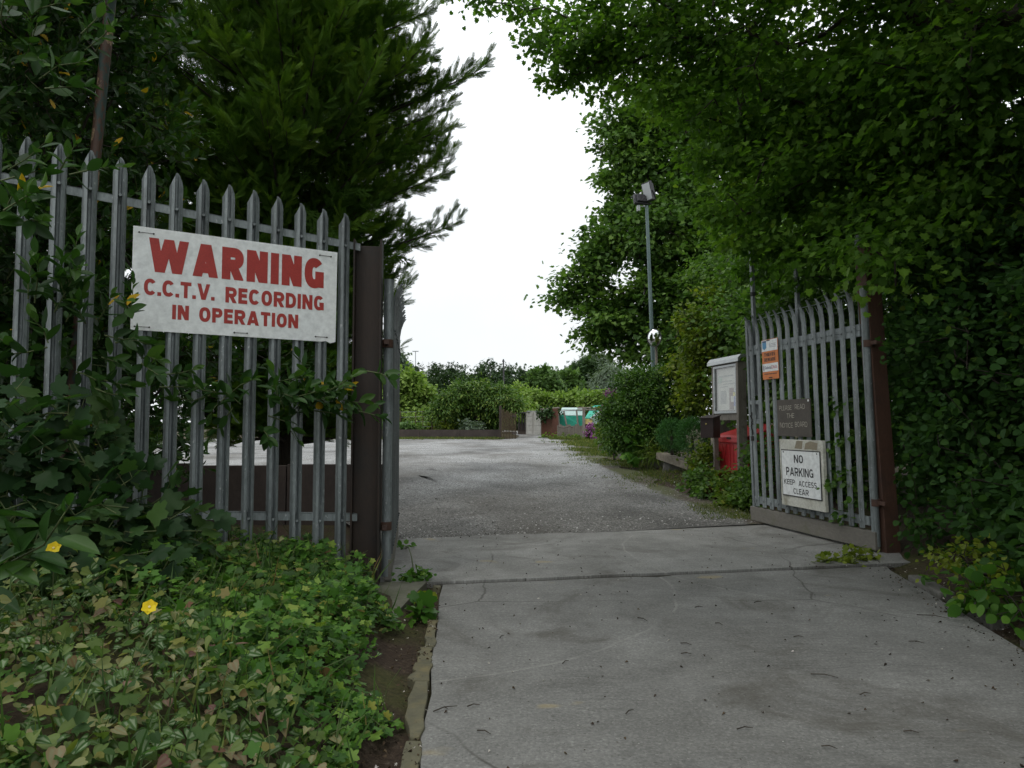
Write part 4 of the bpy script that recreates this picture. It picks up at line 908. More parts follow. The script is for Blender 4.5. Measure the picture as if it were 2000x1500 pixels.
# ---------------------------------------------------------------- gates (local x runs from hinge to free end, local y faces the road)
def make_gate(label, hinge, free, sg, lean, skirt=True, tall=(), lock=False, group='gate leaves', steel='galv'):
    d = np.array(free) - np.array(hinge); L = float(np.linalg.norm(d))
    g = thing('palisade_gate', label, 'gate', (*hinge, .012), math.atan2(d[1], d[0]), group)
    g.rotation_euler = (-lean * sg, 0, math.atan2(d[1], d[0]))
    def B(name, mat, f, bevel=.003):
        mb = MB(); f(mb); return mb.build(name, mat, g, local=True, bevel=bevel)
    B('hinge_stile', M['galv'], lambda m: m.tube([(.0, 0, .05), (.0, 0, 2.27)], .034, 14), 0)
    B('latch_stile', M[steel], lambda m: m.box((L - .02, 0, 1.13), (.04, .045, 2.24)))
    for z, nm in ((1.93, 'rail'), (1.875, 'rail'), (.255, 'rail')):
        B(nm, M['galv_pale' if steel == 'galv' else steel], lambda m: m.box((L / 2, -sg * .0, z), (L - .10, .04, .053 if z > 1 else .075)))
    if skirt: B('skirting_board', M['skirt'], lambda m: m.box((L / 2, sg * .01, .098), (L + .06, .05, .155)), .006)
    first = None; n = int(round((L - .2) / .148)) + 1
    for i in range(n):
        u = .13 + (L - .25) * i / (n - 1)
        if first is None:
            mb = MB(); yb = sg * .026
            ux, uy = np.array((1.0, 0, 0)), np.array((0, sg * 1.0, 0))
            pr = [(-.030, 0), (-.022, .013), (.022, .013), (.030, 0)]
            zs = [.19, 2.08, 2.16, 2.23, 2.27]; bend = [0, 0, .012, .035, .06]; nar = [1, 1, .8, .5, .15]
            V = []
            for back in (0, 1):
                for z, bd, na in zip(zs, bend, nar):
                    for a, b in pr: V.append((u + a * na, yb + sg * (b + bd - .003 * back), z))
            k = 4; rws = len(zs); Fs = []
            for rw in range(rws - 1):
                for j in range(k - 1):
                    q = rw * k + j; Fs.append((q, q + 1, q + k + 1, q + k)); q += rws * k; Fs.append((q + 1, q, q + k, q + k + 1))
                for j in (0, k - 1): q = rw * k + j; Fs.append((q, q + k, q + k + rws * k, q + rws * k))
            mb.add(V, Fs)
            for s2 in (-1, 1):      # splayed side tips
                for z0, z1, x0, x1, b0, b1 in ((2.06, 2.14, .026, .034, 0, .01), (2.14, 2.2, .034, .050, .01, .03)):
                    mb.add([(u + s2 * x0 - .006, yb + sg * (b0 + .004), z0), (u + s2 * x0 + .006, yb + sg * (b0 + .004), z0), (u + s2 * x1 + .003, yb + sg * (b1 + .004), z1), (u + s2 * x1 - .003, yb + sg * (b1 + .004), z1)], [(0, 1, 2, 3)])
            for z in (1.90, .255): mb.disc((u, yb + sg * .013, z), (0, sg, 0), .010, .010, 8)
            first = mb.build('pale', M[steel], g, local=True); u0 = u
        else: copy_part(first, g, (u - u0, 0, .004 * math.sin(i * 3.7)))
    B('strung_wire', M['galv_pale'], lambda m: m.tube([(.1, sg * .05, 2.235), (L * .3, sg * .05, 2.215), (L * .6, sg * .05, 2.23), (L - .05, sg * .05, 2.21)], .003, 5), 0)
    for u, z0, z1 in tall:
        B('tall_upright', M['galv'], lambda m: (m.box((u, -sg * .045, (z0 + z1) / 2), (.042, .036, z1 - z0))))
        B('wire_binding', M['iron'], lambda m: [m.tube([(u + .03 * math.cos(a), -sg * .045 + .03 * math.sin(a), 2.52 + .012 * q) for a in np.linspace(0, 6.3, 10)], .003, 4) for q in range(4)], 0)
    for z in (.42, 1.78): B('hinge', M['rust_red'], lambda m: (m.tube([(-.01, -sg * .01, z - .03), (-.01, -sg * .01, z + .03)], .045, 12), m.box((-.07, -sg * .01, z), (.12, .03, .03))), 0)
    if lock:
        def lb(m):
            for z in (1.115, 1.325): m.box((L - .13, .0, z), (.17, .05, .045))
            m.box((L - .13, -.02, 1.22), (.17, .004, .17))
        B('lock_box', M['galv_pale'], lb)
        def chain(m):
            for i in range(7):
                z = 1.2 - .035 * i; x = L - .10 + .012 * math.sin(i * 1.9)
                m.tube([(x + .010 * math.cos(a), .045 + .010 * math.sin(a) * (i % 2), z + .02 * math.sin(a)) for a in np.linspace(0, 6.283, 9)], .0035, 5)
            m.box((L - .1, .045, .93), (.04, .022, .05))
        B('chain', M['iron'], chain, 0)
    else: B('latch_bolt', M['iron'], lambda m: m.box((L + .03, -sg * .03, 1.13), (.14, .02, .02)), 0)
    return g, L
gate, GL = make_gate('galvanised gate leaf standing open, hung with three signs', (3.10, 6.16), (2.70, 8.04), 1, .026, tall=((1.84, 1.4, 3.1), (1.02, 1.35, 2.85), (.10, 1.9, 2.75)), lock=True)
make_gate('galvanised gate leaf swung open edge-on beside the brown channel post', (-.865, 4.99), (-1.135, 7.0), -1, 0, steel='galv_shaded')[0].scale = (1, 1, .925)
mb = MB(); pb = np.array((3.215, 6.19, 0)); mb.box(pb + (0, 0, 1.32), (.14, .13, 2.64), rz(.2)); mb.box(pb + (0, 0, 2.646), (.155, .145, .012), rz(.2))
o = mb.build('gate_post', M['rust_red'], bevel=.004, origin=pb); tag(o, 'red-brown square steel post half buried in the hazel hedge', 'post'); o.rotation_euler = (0, math.radians(-2.6), 0)

# ---------------------------------------------------------------- signs
ws = thing('warning_sign', 'white board with red WARNING C.C.T.V. lettering wired to the fence', 'sign', (*fence_xy(-.6, .06), 1.63))
W0 = np.array((*fence_xy(-1.2, .045), 1.634))
def wp(u, v, d=0): return W0 + UX * u + UZ * v + UY * d
mb = MB(); outl = [(0, .0), (1.1, .0), (1.13, .006), (1.16, -.008), (1.195, .004), (1.2, .6), (.0, .6)]
mb.prism(outl, W0 - UY * .005, UX, UZ, .005); mb.build('panel', M['white'], ws, bevel=.0015)
def wtext(b, u0, u1, v0, v1, t, wf=1.0): letters(b, u0 * 1.2, .6 * (1 - v1), (u1 - u0) * 1.2, .6 * (v1 - v0), M['red_ink'], ws, W0 + UY * .0001, UX, UZ, t, .0008, wf=wf)
wtext('WARNING', .068, .925, .095, .425, .30, 1.02)
wtext('C.C.T.V.', .052, .370, .495, .655, .23); wtext('RECORDING', .421, .927, .502, .662, .24)
wtext('IN', .178, .253, .728, .872, .25); wtext('OPERATION', .300, .790, .728, .876, .24)
for u, v in ((.03, .565), (1.08, .565), (1.06, .03), (.56, .022), (.02, .02)):
    mb = MB(); mb.tube([wp(u, v, .007), wp(u + .075, v, .009)], .0018, 5); mb.disc(wp(u, v, .004), UY, .005, .004, 8); mb.disc(wp(u + .075, v, .004), UY, .005, .004, 8); mb.build('fixing_wire', M['iron'], ws)

ga = gate.rotation_euler.z; GX = np.array((math.cos(ga), math.sin(ga), 0)); GY = np.array((-math.sin(ga), math.cos(ga), 0)); H0 = np.array((3.10, 6.16, .012))
def gate_sign(name, label, u_left, v0, off):
    """root at the sign's lower corner nearest the free end; local -x reads towards the hinge"""
    R = gate.rotation_euler.to_matrix(); p = Vector(H0) + R @ Vector((u_left, off, v0))
    o = thing(name, label, 'sign', p, 0, None); o.rotation_euler = gate.rotation_euler; return o
LX, LZ, LO = (-1, 0, 0), (0, 0, 1), (0, 0, 0)
def sp(root, name, mat, x, y, w_, h_, d0, d1, bevel=.001):
    mb = MB(); mb.box((-(x + w_ / 2), (d0 + d1) / 2, y + h_ / 2), (w_, d1 - d0, h_)); return mb.build(name, mat, root, local=True, bevel=bevel)
def st(root, b, x, y, w_, h_, mat, d, t=.16, jit=0.0): return letters(b, x, y, w_, h_, mat, root, (0, d, 0), LX, LZ, t, .0006, jit, len(b) * 7 + 1)
a = gate_sign('security_sign', 'small orange and white THIEVES BEWARE plate near the top of the gate', 1.545, 1.56, .052)
sp(a, 'panel', M['orange'], 0, 0, .30, .42, 0, .004)
sp(a, 'white_band', M['white'], .004, .298, .292, .118, .004, .0052, 0); sp(a, 'white_band', M['white'], .004, .082, .292, .085, .004, .0052, 0)
st(a, 'THIEVES', .045, .243, .205, .037, M['orange_ink'], .0045, .22); st(a, 'BEWARE', .045, .190, .205, .037, M['orange_ink'], .0045, .22)
text('Selecta', .05, .108, .12, .034, M['grey_ink'], a, (0, .0055, 0), LX, LZ, .02, .0006); st(a, 'DNA', .175, .108, .10, .034, M['pink_ink'], .0055, .12)
mb = MB(); mb.prism([(.018, .395), (.018, .335), (.055, .312), (.092, .335), (.092, .395)], (0, .0053, 0), LX, LZ, .0008); mb.build('crest', M['blue'], a, local=True)
mb = MB(); mb.prism([(.018, .410), (.018, .392), (.092, .392), (.092, .410)], (0, .0054, 0), LX, LZ, .001); mb.build('crest_band', M['dark_blue'], a, local=True)
mb = MB(); mb.prism([(.158, .335), (.170, .335), (.166, .375), (.163, .385)], (0, .0053, 0), LX, LZ, .0008)
for q in range(3): mb.prism([(.185, .335 + .016 * q), (.27, .335 + .016 * q), (.27, .339 + .016 * q), (.185, .339 + .016 * q)], (0, .0053, 0), LX, LZ, .0008)
mb.build('small_emblem', M['grey_ink'], a, local=True)
mb = MB(); mb.prism([(.02, .1), (.03, .092), (.038, .1), (.036, .14), (.028, .152), (.02, .14)], (0, .0053, 0), LX, LZ, .0008); mb.build('small_emblem', M['grey_ink'], a, local=True)
mb = MB()
for q in range(9): mb.prism([(.035 + .026 * q, .052), (.055 + .026 * q, .052), (.055 + .026 * q, .062), (.035 + .026 * q, .062)], (0, .0041, 0), LX, LZ, .0008)
mb.build('small_print', M['orange_ink'], a, local=True)
for x, y in ((.10, .405), (.12, .012)): sp(a, 'cable_tie', M['iron'], x, y, .06, .009, .004, .008, 0)
b = gate_sign('notice_sign', 'grey-brown board scratched with PLEASE READ THE NOTICE BOARD', 1.29, .965, .056)
sp(b, 'panel', M['slate'], 0, 0, .56, .37, 0, .012, .003)
for wd, x, y, w_, h_ in (('PLEASE', .045, .262, .215, .055), ('READ', .315, .268, .165, .055), ('THE', .17, .182, .13, .052), ('NOTICE', .045, .085, .225, .058), ('BOARD', .305, .095, .20, .058)):
    st(b, wd, x, y, w_, h_, M['chalk'], .0125, .10, .03)
mb = MB(); mb.disc((-.535, .012, .35), (0, 1, 0), .011, .004, 10); mb.build('screw', M['white'], b, local=True)
c = gate_sign('no_parking_sign', 'white NO PARKING KEEP ACCESS CLEAR sign low on the gate', 1.235, .275, .058)
sp(c, 'backing_board', M['dirty_white'], 0, 0, .70, .66, 0, .035, .003)
sp(c, 'border', M['black_ink'], .035, .10, .63, .46, .035, .041, .0)
sp(c, 'face', M['white'], .045, .11, .61, .44, .041, .0435, .0)
for wd, x, y, w_, h_ in (('NO', .255, .435, .15, .078), ('PARKING', .115, .305, .44, .082), ('KEEP', .07, .215, .185, .052), ('ACCESS', .315, .21, .285, .054), ('CLEAR', .225, .130, .245, .054)):
    st(c, wd, x, y, w_, h_, M['black_ink'], .044, .17 if h_ > .06 else .15)
mb = MB()
for poly in ([(.26, .575), (.38, .572), (.40, .65), (.30, .652)], [(.42, .57), (.50, .575), (.61, .57), (.63, .635), (.52, .65), (.44, .63)]): mb.prism(poly, (0, .0352, 0), LX, LZ, .0006)
mb.build('bare_patch', M['bare_patch'], c, local=True)
for x, y in ((.08, .535), (.62, .535)): mb = MB(); mb.disc((-x, .0436, y), (0, 1, 0), .007, .003, 10); mb.build('rivet', M['iron'], c, local=True)

# ---------------------------------------------------------------- notice board, bin, letter box
NB = np.array((3.222, 10.83, .2)); na = math.atan2(-.985, .172)
nb = thing('notice_board', 'wooden notice board on two posts with glazed case behind the gate', 'notice board', NB, na)
def NBp(name, mat, fs, par=None, bevel=.004):
    mb = MB(); [mb.box(c_, s_) for c_, s_ in fs]; return mb.build(name, mat, par or nb, local=True, bevel=bevel)
nb.scale = (1.25, 1, 1); nb.location = tuple(NB + rz(na) @ np.array((.083, 0, 0)))
for x, w_, d_ in ((-.338, .045, .075), (.335, .055, .13)): NBp('post', M['old_wood'], [((x, .0, .88), (w_, d_, 1.84))])
case = NBp('case', M['old_wood'], [((0, .03, 1.43), (.60, .06, .78)), ((0, .0, 1.005), (.606, .05, .10)), ((0, -.02, 1.815), (.606, .09, .05))])
NBp('frame', M['aluminium'], [((0, -.035, 1.075), (.60, .03, .035)), ((0, -.035, 1.765), (.60, .03, .035)), ((-.283, -.035, 1.42), (.034, .03, .655)), ((.283, -.035, 1.42), (.034, .03, .655))], case, .002)
mb = MB(); mb.prism([(-.09, 1.80), (-.085, 1.855), (-.04, 1.905), (.10, 1.91), (.10, 1.87), (-.02, 1.865), (-.05, 1.83), (-.06, 1.80)], (-.40, 0, 0), (0, 1, 0), (0, 0, 1), .80); mb.build('roof', M['aluminium'], nb, local=True, bevel=.003)
NBp('notice_paper', M['paper'], [((-.03, -.0035, 1.42), (.50, .004, .63))], case, 0)
for mt, x, z, w_, h_, nm in (('paper_mint', -.18, 1.57, .10, .10, 'notice_paper'), ('paper_print', -.10, 1.30, .15, .20, 'notice_paper'), ('paper_brown', .11, 1.275, .11, .32, 'notice_paper'), ('paper', .13, 1.27, .075, .09, 'notice_paper'), ('paper_blue', .21, 1.27, .09, .22, 'notice_paper'), ('paper_yellow', .19, 1.34, .08, .06, 'notice_paper'), ('paper_print', -.02, 1.62, .36, .02, 'printed_line'), ('paper_print', -.02, 1.54, .3, .012, 'printed_line'), ('paper_print', .05, 1.5, .3, .01, 'printed_line'), ('paper_print', -.08, 1.46, .2, .01, 'printed_line')):
    k_ = .0075 + .0012 * (nm == 'printed_line') + (.0014 if mt in ('paper_yellow',) else 0) + (.0010 if mt == 'paper' else 0)
    NBp(nm, M[mt], [((x, -k_, z), (w_, .002, h_))], case, 0)
NBp('pane', M['pane'], [((0, -.03, 1.42), (.535, .003, .66))], case, 0)
gb = thing('grit_bin', 'red plastic grit bin with sloping lid behind the notice board', 'bin', NB + rz(na) @ np.array((-.08, .47, .14)), na)
mb = MB(); mb.box((0, 0, .24), (.90, .62, .48), None, (1.06, 1.06))
for i in range(7): mb.box((-.348 + .116 * i, -.322, .235), (.092, .03, .44))
for i in range(4): mb.box((.466, -.21 + .14 * i, .235), (.03, .11, .44))
mb.build('body', M['bin_red'], gb, local=True, bevel=.008)
mb = MB(); mb.prism([(-.37, .475), (.36, .475), (.36, .60), (.28, .76), (.10, .72), (-.34, .585), (-.37, .56)], (-.50, 0, 0), (0, 1, 0), (0, 0, 1), 1.0); mb.build('lid', M['bin_red'], gb, local=True, bevel=.01)
mb = MB(); mb.box((-.02, -.372, .545), (.13, .012, .03)); mb.build('handle', M['rust'], gb, local=True)
mb = MB(); mb.box((NB + rz(na) @ np.array((.12, .25, -.03))), (.5, .5, .28), rz(na)); o = mb.build('concrete_block', M['stone'], bevel=.01); tag(o, 'mossy grey concrete block under the red grit bin', 'block')
lp = P(1388, 836, 10.35); lb = thing('letter_box', 'small dark brown metal letter box hung beside the notice board', 'letter box', lp - (0, 0, .14), math.radians(-42))
mb = MB(); mb.prism([(-.10, 0), (.12, 0), (.12, .31), (.09, .325), (-.10, .285)], (-.11, 0, 0), (0, 1, 0), (0, 0, 1), .20); mb.build('body', M['tin_brown'], lb, local=True, bevel=.004)
mb = MB(); mb.prism([(-.125, .275), (.13, .318), (.13, .33), (-.125, .29)], (-.125, 0, 0), (0, 1, 0), (0, 0, 1), .23); mb.build('lid', M['tin_brown'], lb, local=True, bevel=.003)
mb = MB(); mb.disc((-.02, -.101, .20), (0, -1, 0), .012, .006, 10); mb.build('lock', M['yellow_box'], lb, local=True)
Rb = rz(math.radians(42)); q0 = Rb @ (np.array((3.17, 11.08, .95)) - np.array(lb.location)); mb = MB(); mb.tube([(0, .1, .06), q0], .022, 6); mb.tube([(0.05, .1, .2), q0 + (0, 0, .1)], .018, 6); mb.build('bracket', M['dark_wood'], lb, local=True)

# ---------------------------------------------------------------- floodlight pole, mirror, flaking pole
fl = thing('floodlight_pole', 'grey-green pole carrying two floodlights in front of the tall trees', 'lamp post', (*P(1278, 800, 16)[:2], .25))
a, b = P(1281, 840, 16), P(1263, 402, 16); mb = MB(); mb.tube([a - (0, 0, .3), a, (a + b) / 2, b], [.055, .052, .044, .037], 12); mb.build('pole', M['teal_paint'], fl)
def flood(c, aim, w_, h_, d_, tilt):
    aim = nrm(np.array(aim, float)); x = nrm(np.cross((0, 0, 1.0), aim)); y = np.cross(aim, x)
    R = np.column_stack([x, y, aim]); mb = MB(); mb.box(c, (w_, h_, d_ * .55), R, (.98, .98)); mb.box(c - aim * d_ * .5, (w_ * .75, h_ * .75, d_ * .5), R)
    for i in range(6): mb.box(c - aim * d_ * .78 + x * (w_ * (-.3 + .12 * i)), (.008, h_ * .7, d_ * .2), R)
    h = mb.build('floodlight', M['lamp_grey'], fl, bevel=.004)
    mb = MB(); mb.box(c + aim * (d_ * .285), (w_ * .88, h_ * .88, .01), R); mb.build('lens', M['lens'], h)
    mb = MB(); mb.tube([c + x * w_ * .53, c + x * w_ * .53 - y * h_ * .5 - aim * .05, c - x * w_ * .53 - y * h_ * .5 - aim * .05, c - x * w_ * .53], .014, 5); mb.build('bracket', M['lamp_grey'], h)
flood(P(1266, 374, 15.9), (-.75, -.45, -.25), .27, .42, .13, 0); flood(P(1250, 390, 16), (-.35, .9, -.2), .32, .22, .14, 0)
mb = MB(); mb.box(P(1247, 407, 15.95), (.07, .07, .13)); mb.tube([P(1247, 403, 15.95), P(1262, 404, 16)], .012, 5); mb.build('sensor', M['aluminium'], fl, bevel=.006)
mb = MB(); mb.tube([P(1240, 398, 16), P(1272, 398, 16)], .022, 8); mb.build('crossbar', M['lamp_grey'], fl)
mc = P(1278, 660, 15.7); mi = thing('traffic_mirror', 'round convex mirror on a thin post beside the floodlight pole', 'mirror', (mc[0] + .06, mc[1] + .1, .25))
nd = nrm(np.array((-.22, -1, -.02))); ax = nrm(np.cross((0, 0, 1.0), nd)); az_ = np.cross(nd, ax)
def dome(rx, ry, bulge, base, mat, name):
    V = [mc + nd * (base + bulge)]; Fs = []; n = 24
    for q in range(1, 7):
        f = q / 6
        for k_ in range(n):
            t_ = k_ * 2 * math.pi / n; V.append(mc + ax * rx * f * math.cos(t_) + az_ * ry * f * math.sin(t_) + nd * (base + bulge * (1 - f * f)))
    Fs += [(0, 1 + k_, 1 + (k_ + 1) % n) for k_ in range(n)]
    for q in range(5): Fs += [(1 + q * n + k_, 1 + (q + 1) * n + k_, 1 + (q + 1) * n + (k_ + 1) % n, 1 + q * n + (k_ + 1) % n) for k_ in range(n)]
    mb = MB(); mb.add(V, Fs, True); return mb.build(name, mat, mi)
dome(.145, .188, .05, .0, M['mirror'], 'mirror_face')
mb = MB(); mb.tube([mc + ax * .149 * math.cos(t_) + az_ * .192 * math.sin(t_) for t_ in np.linspace(0, 6.2832, 30)], .010, 6, False); mb.build('rim', M['lamp_grey'], mi)
mb = MB(); mb.tube([mc - nd * .05 + (.03, 0, .1), P(1282, 700, 15.8), P(1285, 830, 15.8)], .026, 8); mb.box(mc - nd * .03, (.05, .05, .1)); mb.build('post', M['old_wood'], mi)
a, b = P(222, -60, 4.42), P(184, 330, 4.42); dirp = (a - b) / np.linalg.norm(a - b); base = b - dirp * ((b[2] - .1) / dirp[2])
pl = MB(); pl.tube([base - dirp * .2, b, a, a + dirp * .6], .033, 14); o = pl.build('pole', M['flaking'], origin=base); tag(o, 'leaning old metal pole with flaking green paint among the laurel', 'pole')

# ---------------------------------------------------------------- low boards, bed edging
def board_wall(x0, x1, y, z0, z1, n, label, mat, post_=True):
    w_ = thing('low_wall', label, 'wall', ((x0 + x1) / 2, y, z0)); d = (x1 - x0) / n
    rg = np.random.default_rng(int(x0 * -10) + n)
    for i in range(n):
        mb = MB(); mb.box((x0 + d * (i + .5), y + rg.normal(0, .006), (z0 + z1) / 2 + rg.normal(0, .008)), (d - .012, .05, z1 - z0)); mb.build('board', mat, w_, bevel=.004)
        mb = MB(); mb.box((x0 + d * (i + .5) + d * .48, y + .06, (z0 + z1) / 2 - .04), (.08, .06, z1 - z0)); mb.build('stake', M['dark_wood'], w_)
    return w_
board_wall(-4.6, -1.42, 7.95, -.05, .655, 3, 'low dark brown boards behind the palisade fence', M['wall_board'])
board_wall(-13.0, -.62, 37.0, .27, .80, 6, 'long low brown boarding along the far side of the yard', M['wall_board'])
rg = np.random.default_rng(81)
labs = ['grey edging stone under the purple flowers', 'squarish grey edging stone below the big round shrub', 'small mossy edging stone beside the broad bed leaves', 'pale edging stone midway along the bed', 'low grey edging stone just before the timber', 'chunky grey stone propping the far end of the timber', 'cracked grey stone under the middle of the timber']
for (px, py, wx, hz), lab in zip([(1180, 882, .34, .24), (1200, 888, .42, .26), (1222, 890, .36, .2), (1246, 893, .45, .24), (1268, 899, .40, .2), (1294, 907, .42, .26), (1318, 914, .4, .2)], labs):
    p = G(px, py); mb = MB(); mb.box(p + (0, -.02, hz / 2 - .05), (wx, .3, hz + .1), rz(rg.uniform(-.9, -.4)), (rg.uniform(.75, .95), rg.uniform(.7, .9)))
    o = mb.build('edging_stone', M['stone'], bevel=.03); tag(o, lab, 'stone', 'stones edging the bed')
a, b = P(1288, 890, 13.3), P(1350, 911, 12.2); d = b - a; L = np.linalg.norm(d); mb = MB(); an = math.atan2(d[1], d[0])
mb.box((0, .03, 0), (L, .2, .12)); mb.box((-L * .25, .03, .062), (L * .4, .17, .012)); mb.box((L * .32, .02, -.055), (L * .3, .16, .02)); o = mb.build('timber_sleeper', M['sleeper_wood'], bevel=.012, origin=(0, 0, 0)); o.location = tuple((a + b) / 2); o.rotation_euler = (0, -math.asin(d[2] / L), an)
tag(o, 'weathered grey timber sleeper edging the planted bed', 'sleeper')

# ---------------------------------------------------------------- allotments beyond the yard
g = thing('slatted_gate', 'brown vertical-slat wooden gate panel at the end of the low boarding', 'gate', (*P(993, 860, 36.2)[:2], .3))
for i in range(10):
    p = P(980.5 + 2.95 * i, 860, 36.2 + .05 * i); hgt = 1.52 + .06 * math.sin(i * 2.3) - .02 * i; mb = MB(); mb.box((p[0], p[1] + .02 * (i % 2), .3 + hgt / 2), (.056, .03, hgt), rz(.1 * math.sin(i))); mb.build('slat', M['slat_wood'], g)
for z in (.65, 1.5): mb = MB(); mb.box((P(994, 860, 36.5)[0], 36.55, z), (.8, .05, .09)); mb.build('rail', M['dark_wood'], g)
mb = MB(); p = P(977, 860, 36.4); mb.box((p[0], p[1], 1.15), (.12, .12, 1.75)); mb.build('post', M['dark_wood'], g)
g = thing('wire_fence', 'thin wire fence on wooden posts behind the low boarding', 'fence', (*P(840, 850, 38)[:2], .3))
for px, z1 in ((782, 803), (812, 806), (826, 802), (844, 801), (870, 806)):
    a, b = P(px, 848, 38), P(px, z1, 38); mb = MB(); mb.tube([a, b], .05 if px == 844 else .025, 6); mb.build('post', M['slat_wood'], g)
for zz in (804, 814, 824, 834): mb = MB(); mb.tube([P(690, zz, 38), P(780, zz + 1, 38), P(844, zz - 1, 38), P(872, zz, 38)], .008, 4); mb.build('wire', M['galv_pale'], g)
g = thing('concrete_fence', 'pale concrete slab fence beside the path', 'fence', (*P(1042, 852, 42)[:2], .45))
for px0, px1, Y0, Y1 in ((1030, 1040.5, 43.5, 42.6), (1043.5, 1056, 42.4, 41.0)):
    for q in range(5):
        a, b = P(px0, 852, Y0), P(px1, 853, Y1); z = .46 + .27 * q; mb = MB(); d = b - a; mb.box(((a + b)[0] / 2, (a + b)[1] / 2, z + .13), (np.linalg.norm(d[:2]), .06, .262), rz(math.atan2(d[1], d[0]))); mb.build('slab', M['conc_panel'], g, bevel=.015)
for px, Y_ in ((1029, 43.6), (1042, 42.5)): a = P(px, 852, Y_); mb = MB(); mb.box((a[0], a[1], 1.15), (.11, .11, 1.45)); mb.build('post', M['conc_panel'], g, bevel=.01)
mb = MB(); a = P(1042, 806, 43.4); mb.box((a[0], a[1], 1.86), (.85, .9, .05), rz(.2)); mb.build('sheet_roof', M['aluminium'], g)
g = thing('dark_shed', 'small dark framed shed behind the concrete slab fence', 'shed', (*P(1021, 850, 45)[:2], .45))
mb = MB(); a = P(1020, 850, 45.2); mb.box((a[0], a[1], .75), (.55, .7, .75)); mb.build('wall', M['dark_wood'], g)
for px in (1014, 1020, 1025, 1029): a, b = P(px, 840, 44.8), P(px, 806, 44.8); mb = MB(); mb.tube([a, b], .045, 5); mb.build('upright', M['iron'], g)
mb = MB(); a = P(1021, 806, 45); mb.box(a, (.7, .8, .06)); mb.build('roof', M['lamp_grey'], g)
g = thing('iron_fence', 'rusty corrugated iron sheets standing beside the wooden fence', 'fence', (*P(1073, 856, 38.5)[:2], .35))
for px0, px1, yt, Y_ in ((1057, 1068, 801, 39.4), (1068, 1079, 799.5, 38.8), (1078, 1090, 798, 38.2)):
    a, b = P(px0, 856, Y_), P(px1, 857, Y_ - .5); top = P(px0, yt, Y_)[2]; n = 24; V = []; d = b - a; nn_ = nrm(np.array((-d[1], d[0], 0)))
    for i in range(n + 1):
        p = a + d * i / n + nn_ * .03 * math.sin(i * 1.57); V += [(p[0], p[1], a[2] - .05), (p[0], p[1], top)]
    V2 = [np.array(v) + nn_ * .006 for v in V]; mb = MB(); mb.add(V + V2, [(2 * i, 2 * i + 2, 2 * i + 3, 2 * i + 1) for i in range(n)] + [(2 * n + 2 + 2 * i + 1, 2 * n + 2 + 2 * i + 3, 2 * n + 2 + 2 * i + 2, 2 * n + 2 + 2 * i) for i in range(n)], True); mb.build('sheet', M['corrugated'], g)
mb = MB(); a, b = P(1056, 800, 39.2), P(1092, 796.5, 38); mb.tube([a, b], .05, 6); mb.build('rail', M['old_wood'], g)
g = thing('picket_fence', 'low weathered grey plank fence in front of the green netting', 'fence', (*P(1114, 858, 36.6)[:2], .35))
for i in range(12):
    px = 1090.5 + 4.35 * i; a = P(px, 858, 37.4 - .12 * i); h_ = .72 + .05 * math.sin(i * 1.7); mb = MB(); mb.box((a[0], a[1], a[2] + h_ / 2 - .05), (.112, .03, h_ + .1)); mb.build('plank', M['old_wood'], g)
for z, nm in ((.05, 'rail'), (-.35, 'rail')): mb = MB(); a, b = P(1089, 835, 37.5), P(1142, 835, 36.1); mb.tube([a + (0, .06, z), b + (0, .06, z)], .03, 5); mb.build(nm, M['dark_wood'], g)
mb = MB(); mb.tube([P(px, 833 + 3 * abs(math.sin((px - 1088) / 8)), 36.6) for px in range(1089, 1142, 3)], .014, 5); mb.build('rope', M['dark_wood'], g)
a = P(1140.5, 862, 35.9); mb = MB(); mb.box((a[0], a[1], a[2] + .82), (.13, .13, 1.75)); mb.build('post', M['old_wood'], g, bevel=.01)
g = thing('netted_frame', 'timber frame covered with green netting and clear sheet behind the plank fence', 'shelter', (*P(1118, 850, 38.5)[:2], .35))
def quad(pts, th, mat, name):
    pts = [np.array(p, float) for p in pts]; n_ = nrm(np.cross(pts[1] - pts[0], pts[2] - pts[0])) * th; mb = MB(); k_ = len(pts)
    mb.add(pts + [p + n_ for p in pts], [tuple(range(k_))[::-1], tuple(range(k_, 2 * k_))] + [(i, (i + 1) % k_, k_ + (i + 1) % k_, k_ + i) for i in range(k_)]); return mb.build(name, mat, g)
quad([P(1091, 833, 38.4), P(1140, 833, 38), P(1140, 812, 38), P(1107, 812, 38.3), P(1091, 809, 38.4)], .03, M['green_net'], 'netting')
quad([P(1107, 812, 38.3), P(1140, 812, 38), P(1138, 799.5, 38.4), P(1101, 799, 38.8)], .03, M['pale_sheet'], 'clear_sheet')
quad([P(1091, 809, 38.4), P(1107, 812, 38.3), P(1104, 802, 38.6), P(1096, 802, 38.6)], .03, M['pale_sheet'], 'clear_sheet')
quad([P(1096, 801, 38.7), P(1140, 800, 38.2), P(1150, 797, 41), P(1098, 797, 41)], .03, M['corrugated'] if False else M['pale_sheet'], 'sheet_roof')
for (ax_, ay_), (bx_, by_) in (((1101, 803), (1107, 832)), ((1126, 801), (1129, 832)), ((1090, 808), (1092, 833)), ((1139, 798), (1140, 833))): mb = MB(); mb.tube([P(ax_, ay_, 37.9), P(bx_, by_, 37.8)], .05, 6); mb.build('upright', M['old_wood'], g)
mb = MB(); mb.tube([P(1096, 803, 37.9), P(1112, 801, 37.9), P(1126, 801, 37.9)], .035, 6); mb.build('hoop', M['aluminium'], g)
g = thing('greenhouse', 'small lean-to with green sloping sheet roof and yellow box beside the netted frame', 'greenhouse', (*P(1160, 845, 36.5)[:2], .35))
quad([P(1142, 818, 36), P(1152, 818, 36), P(1172, 801.5, 37.6), P(1152, 801.5, 37.8)], .03, M['green_net'], 'roof_sheet')
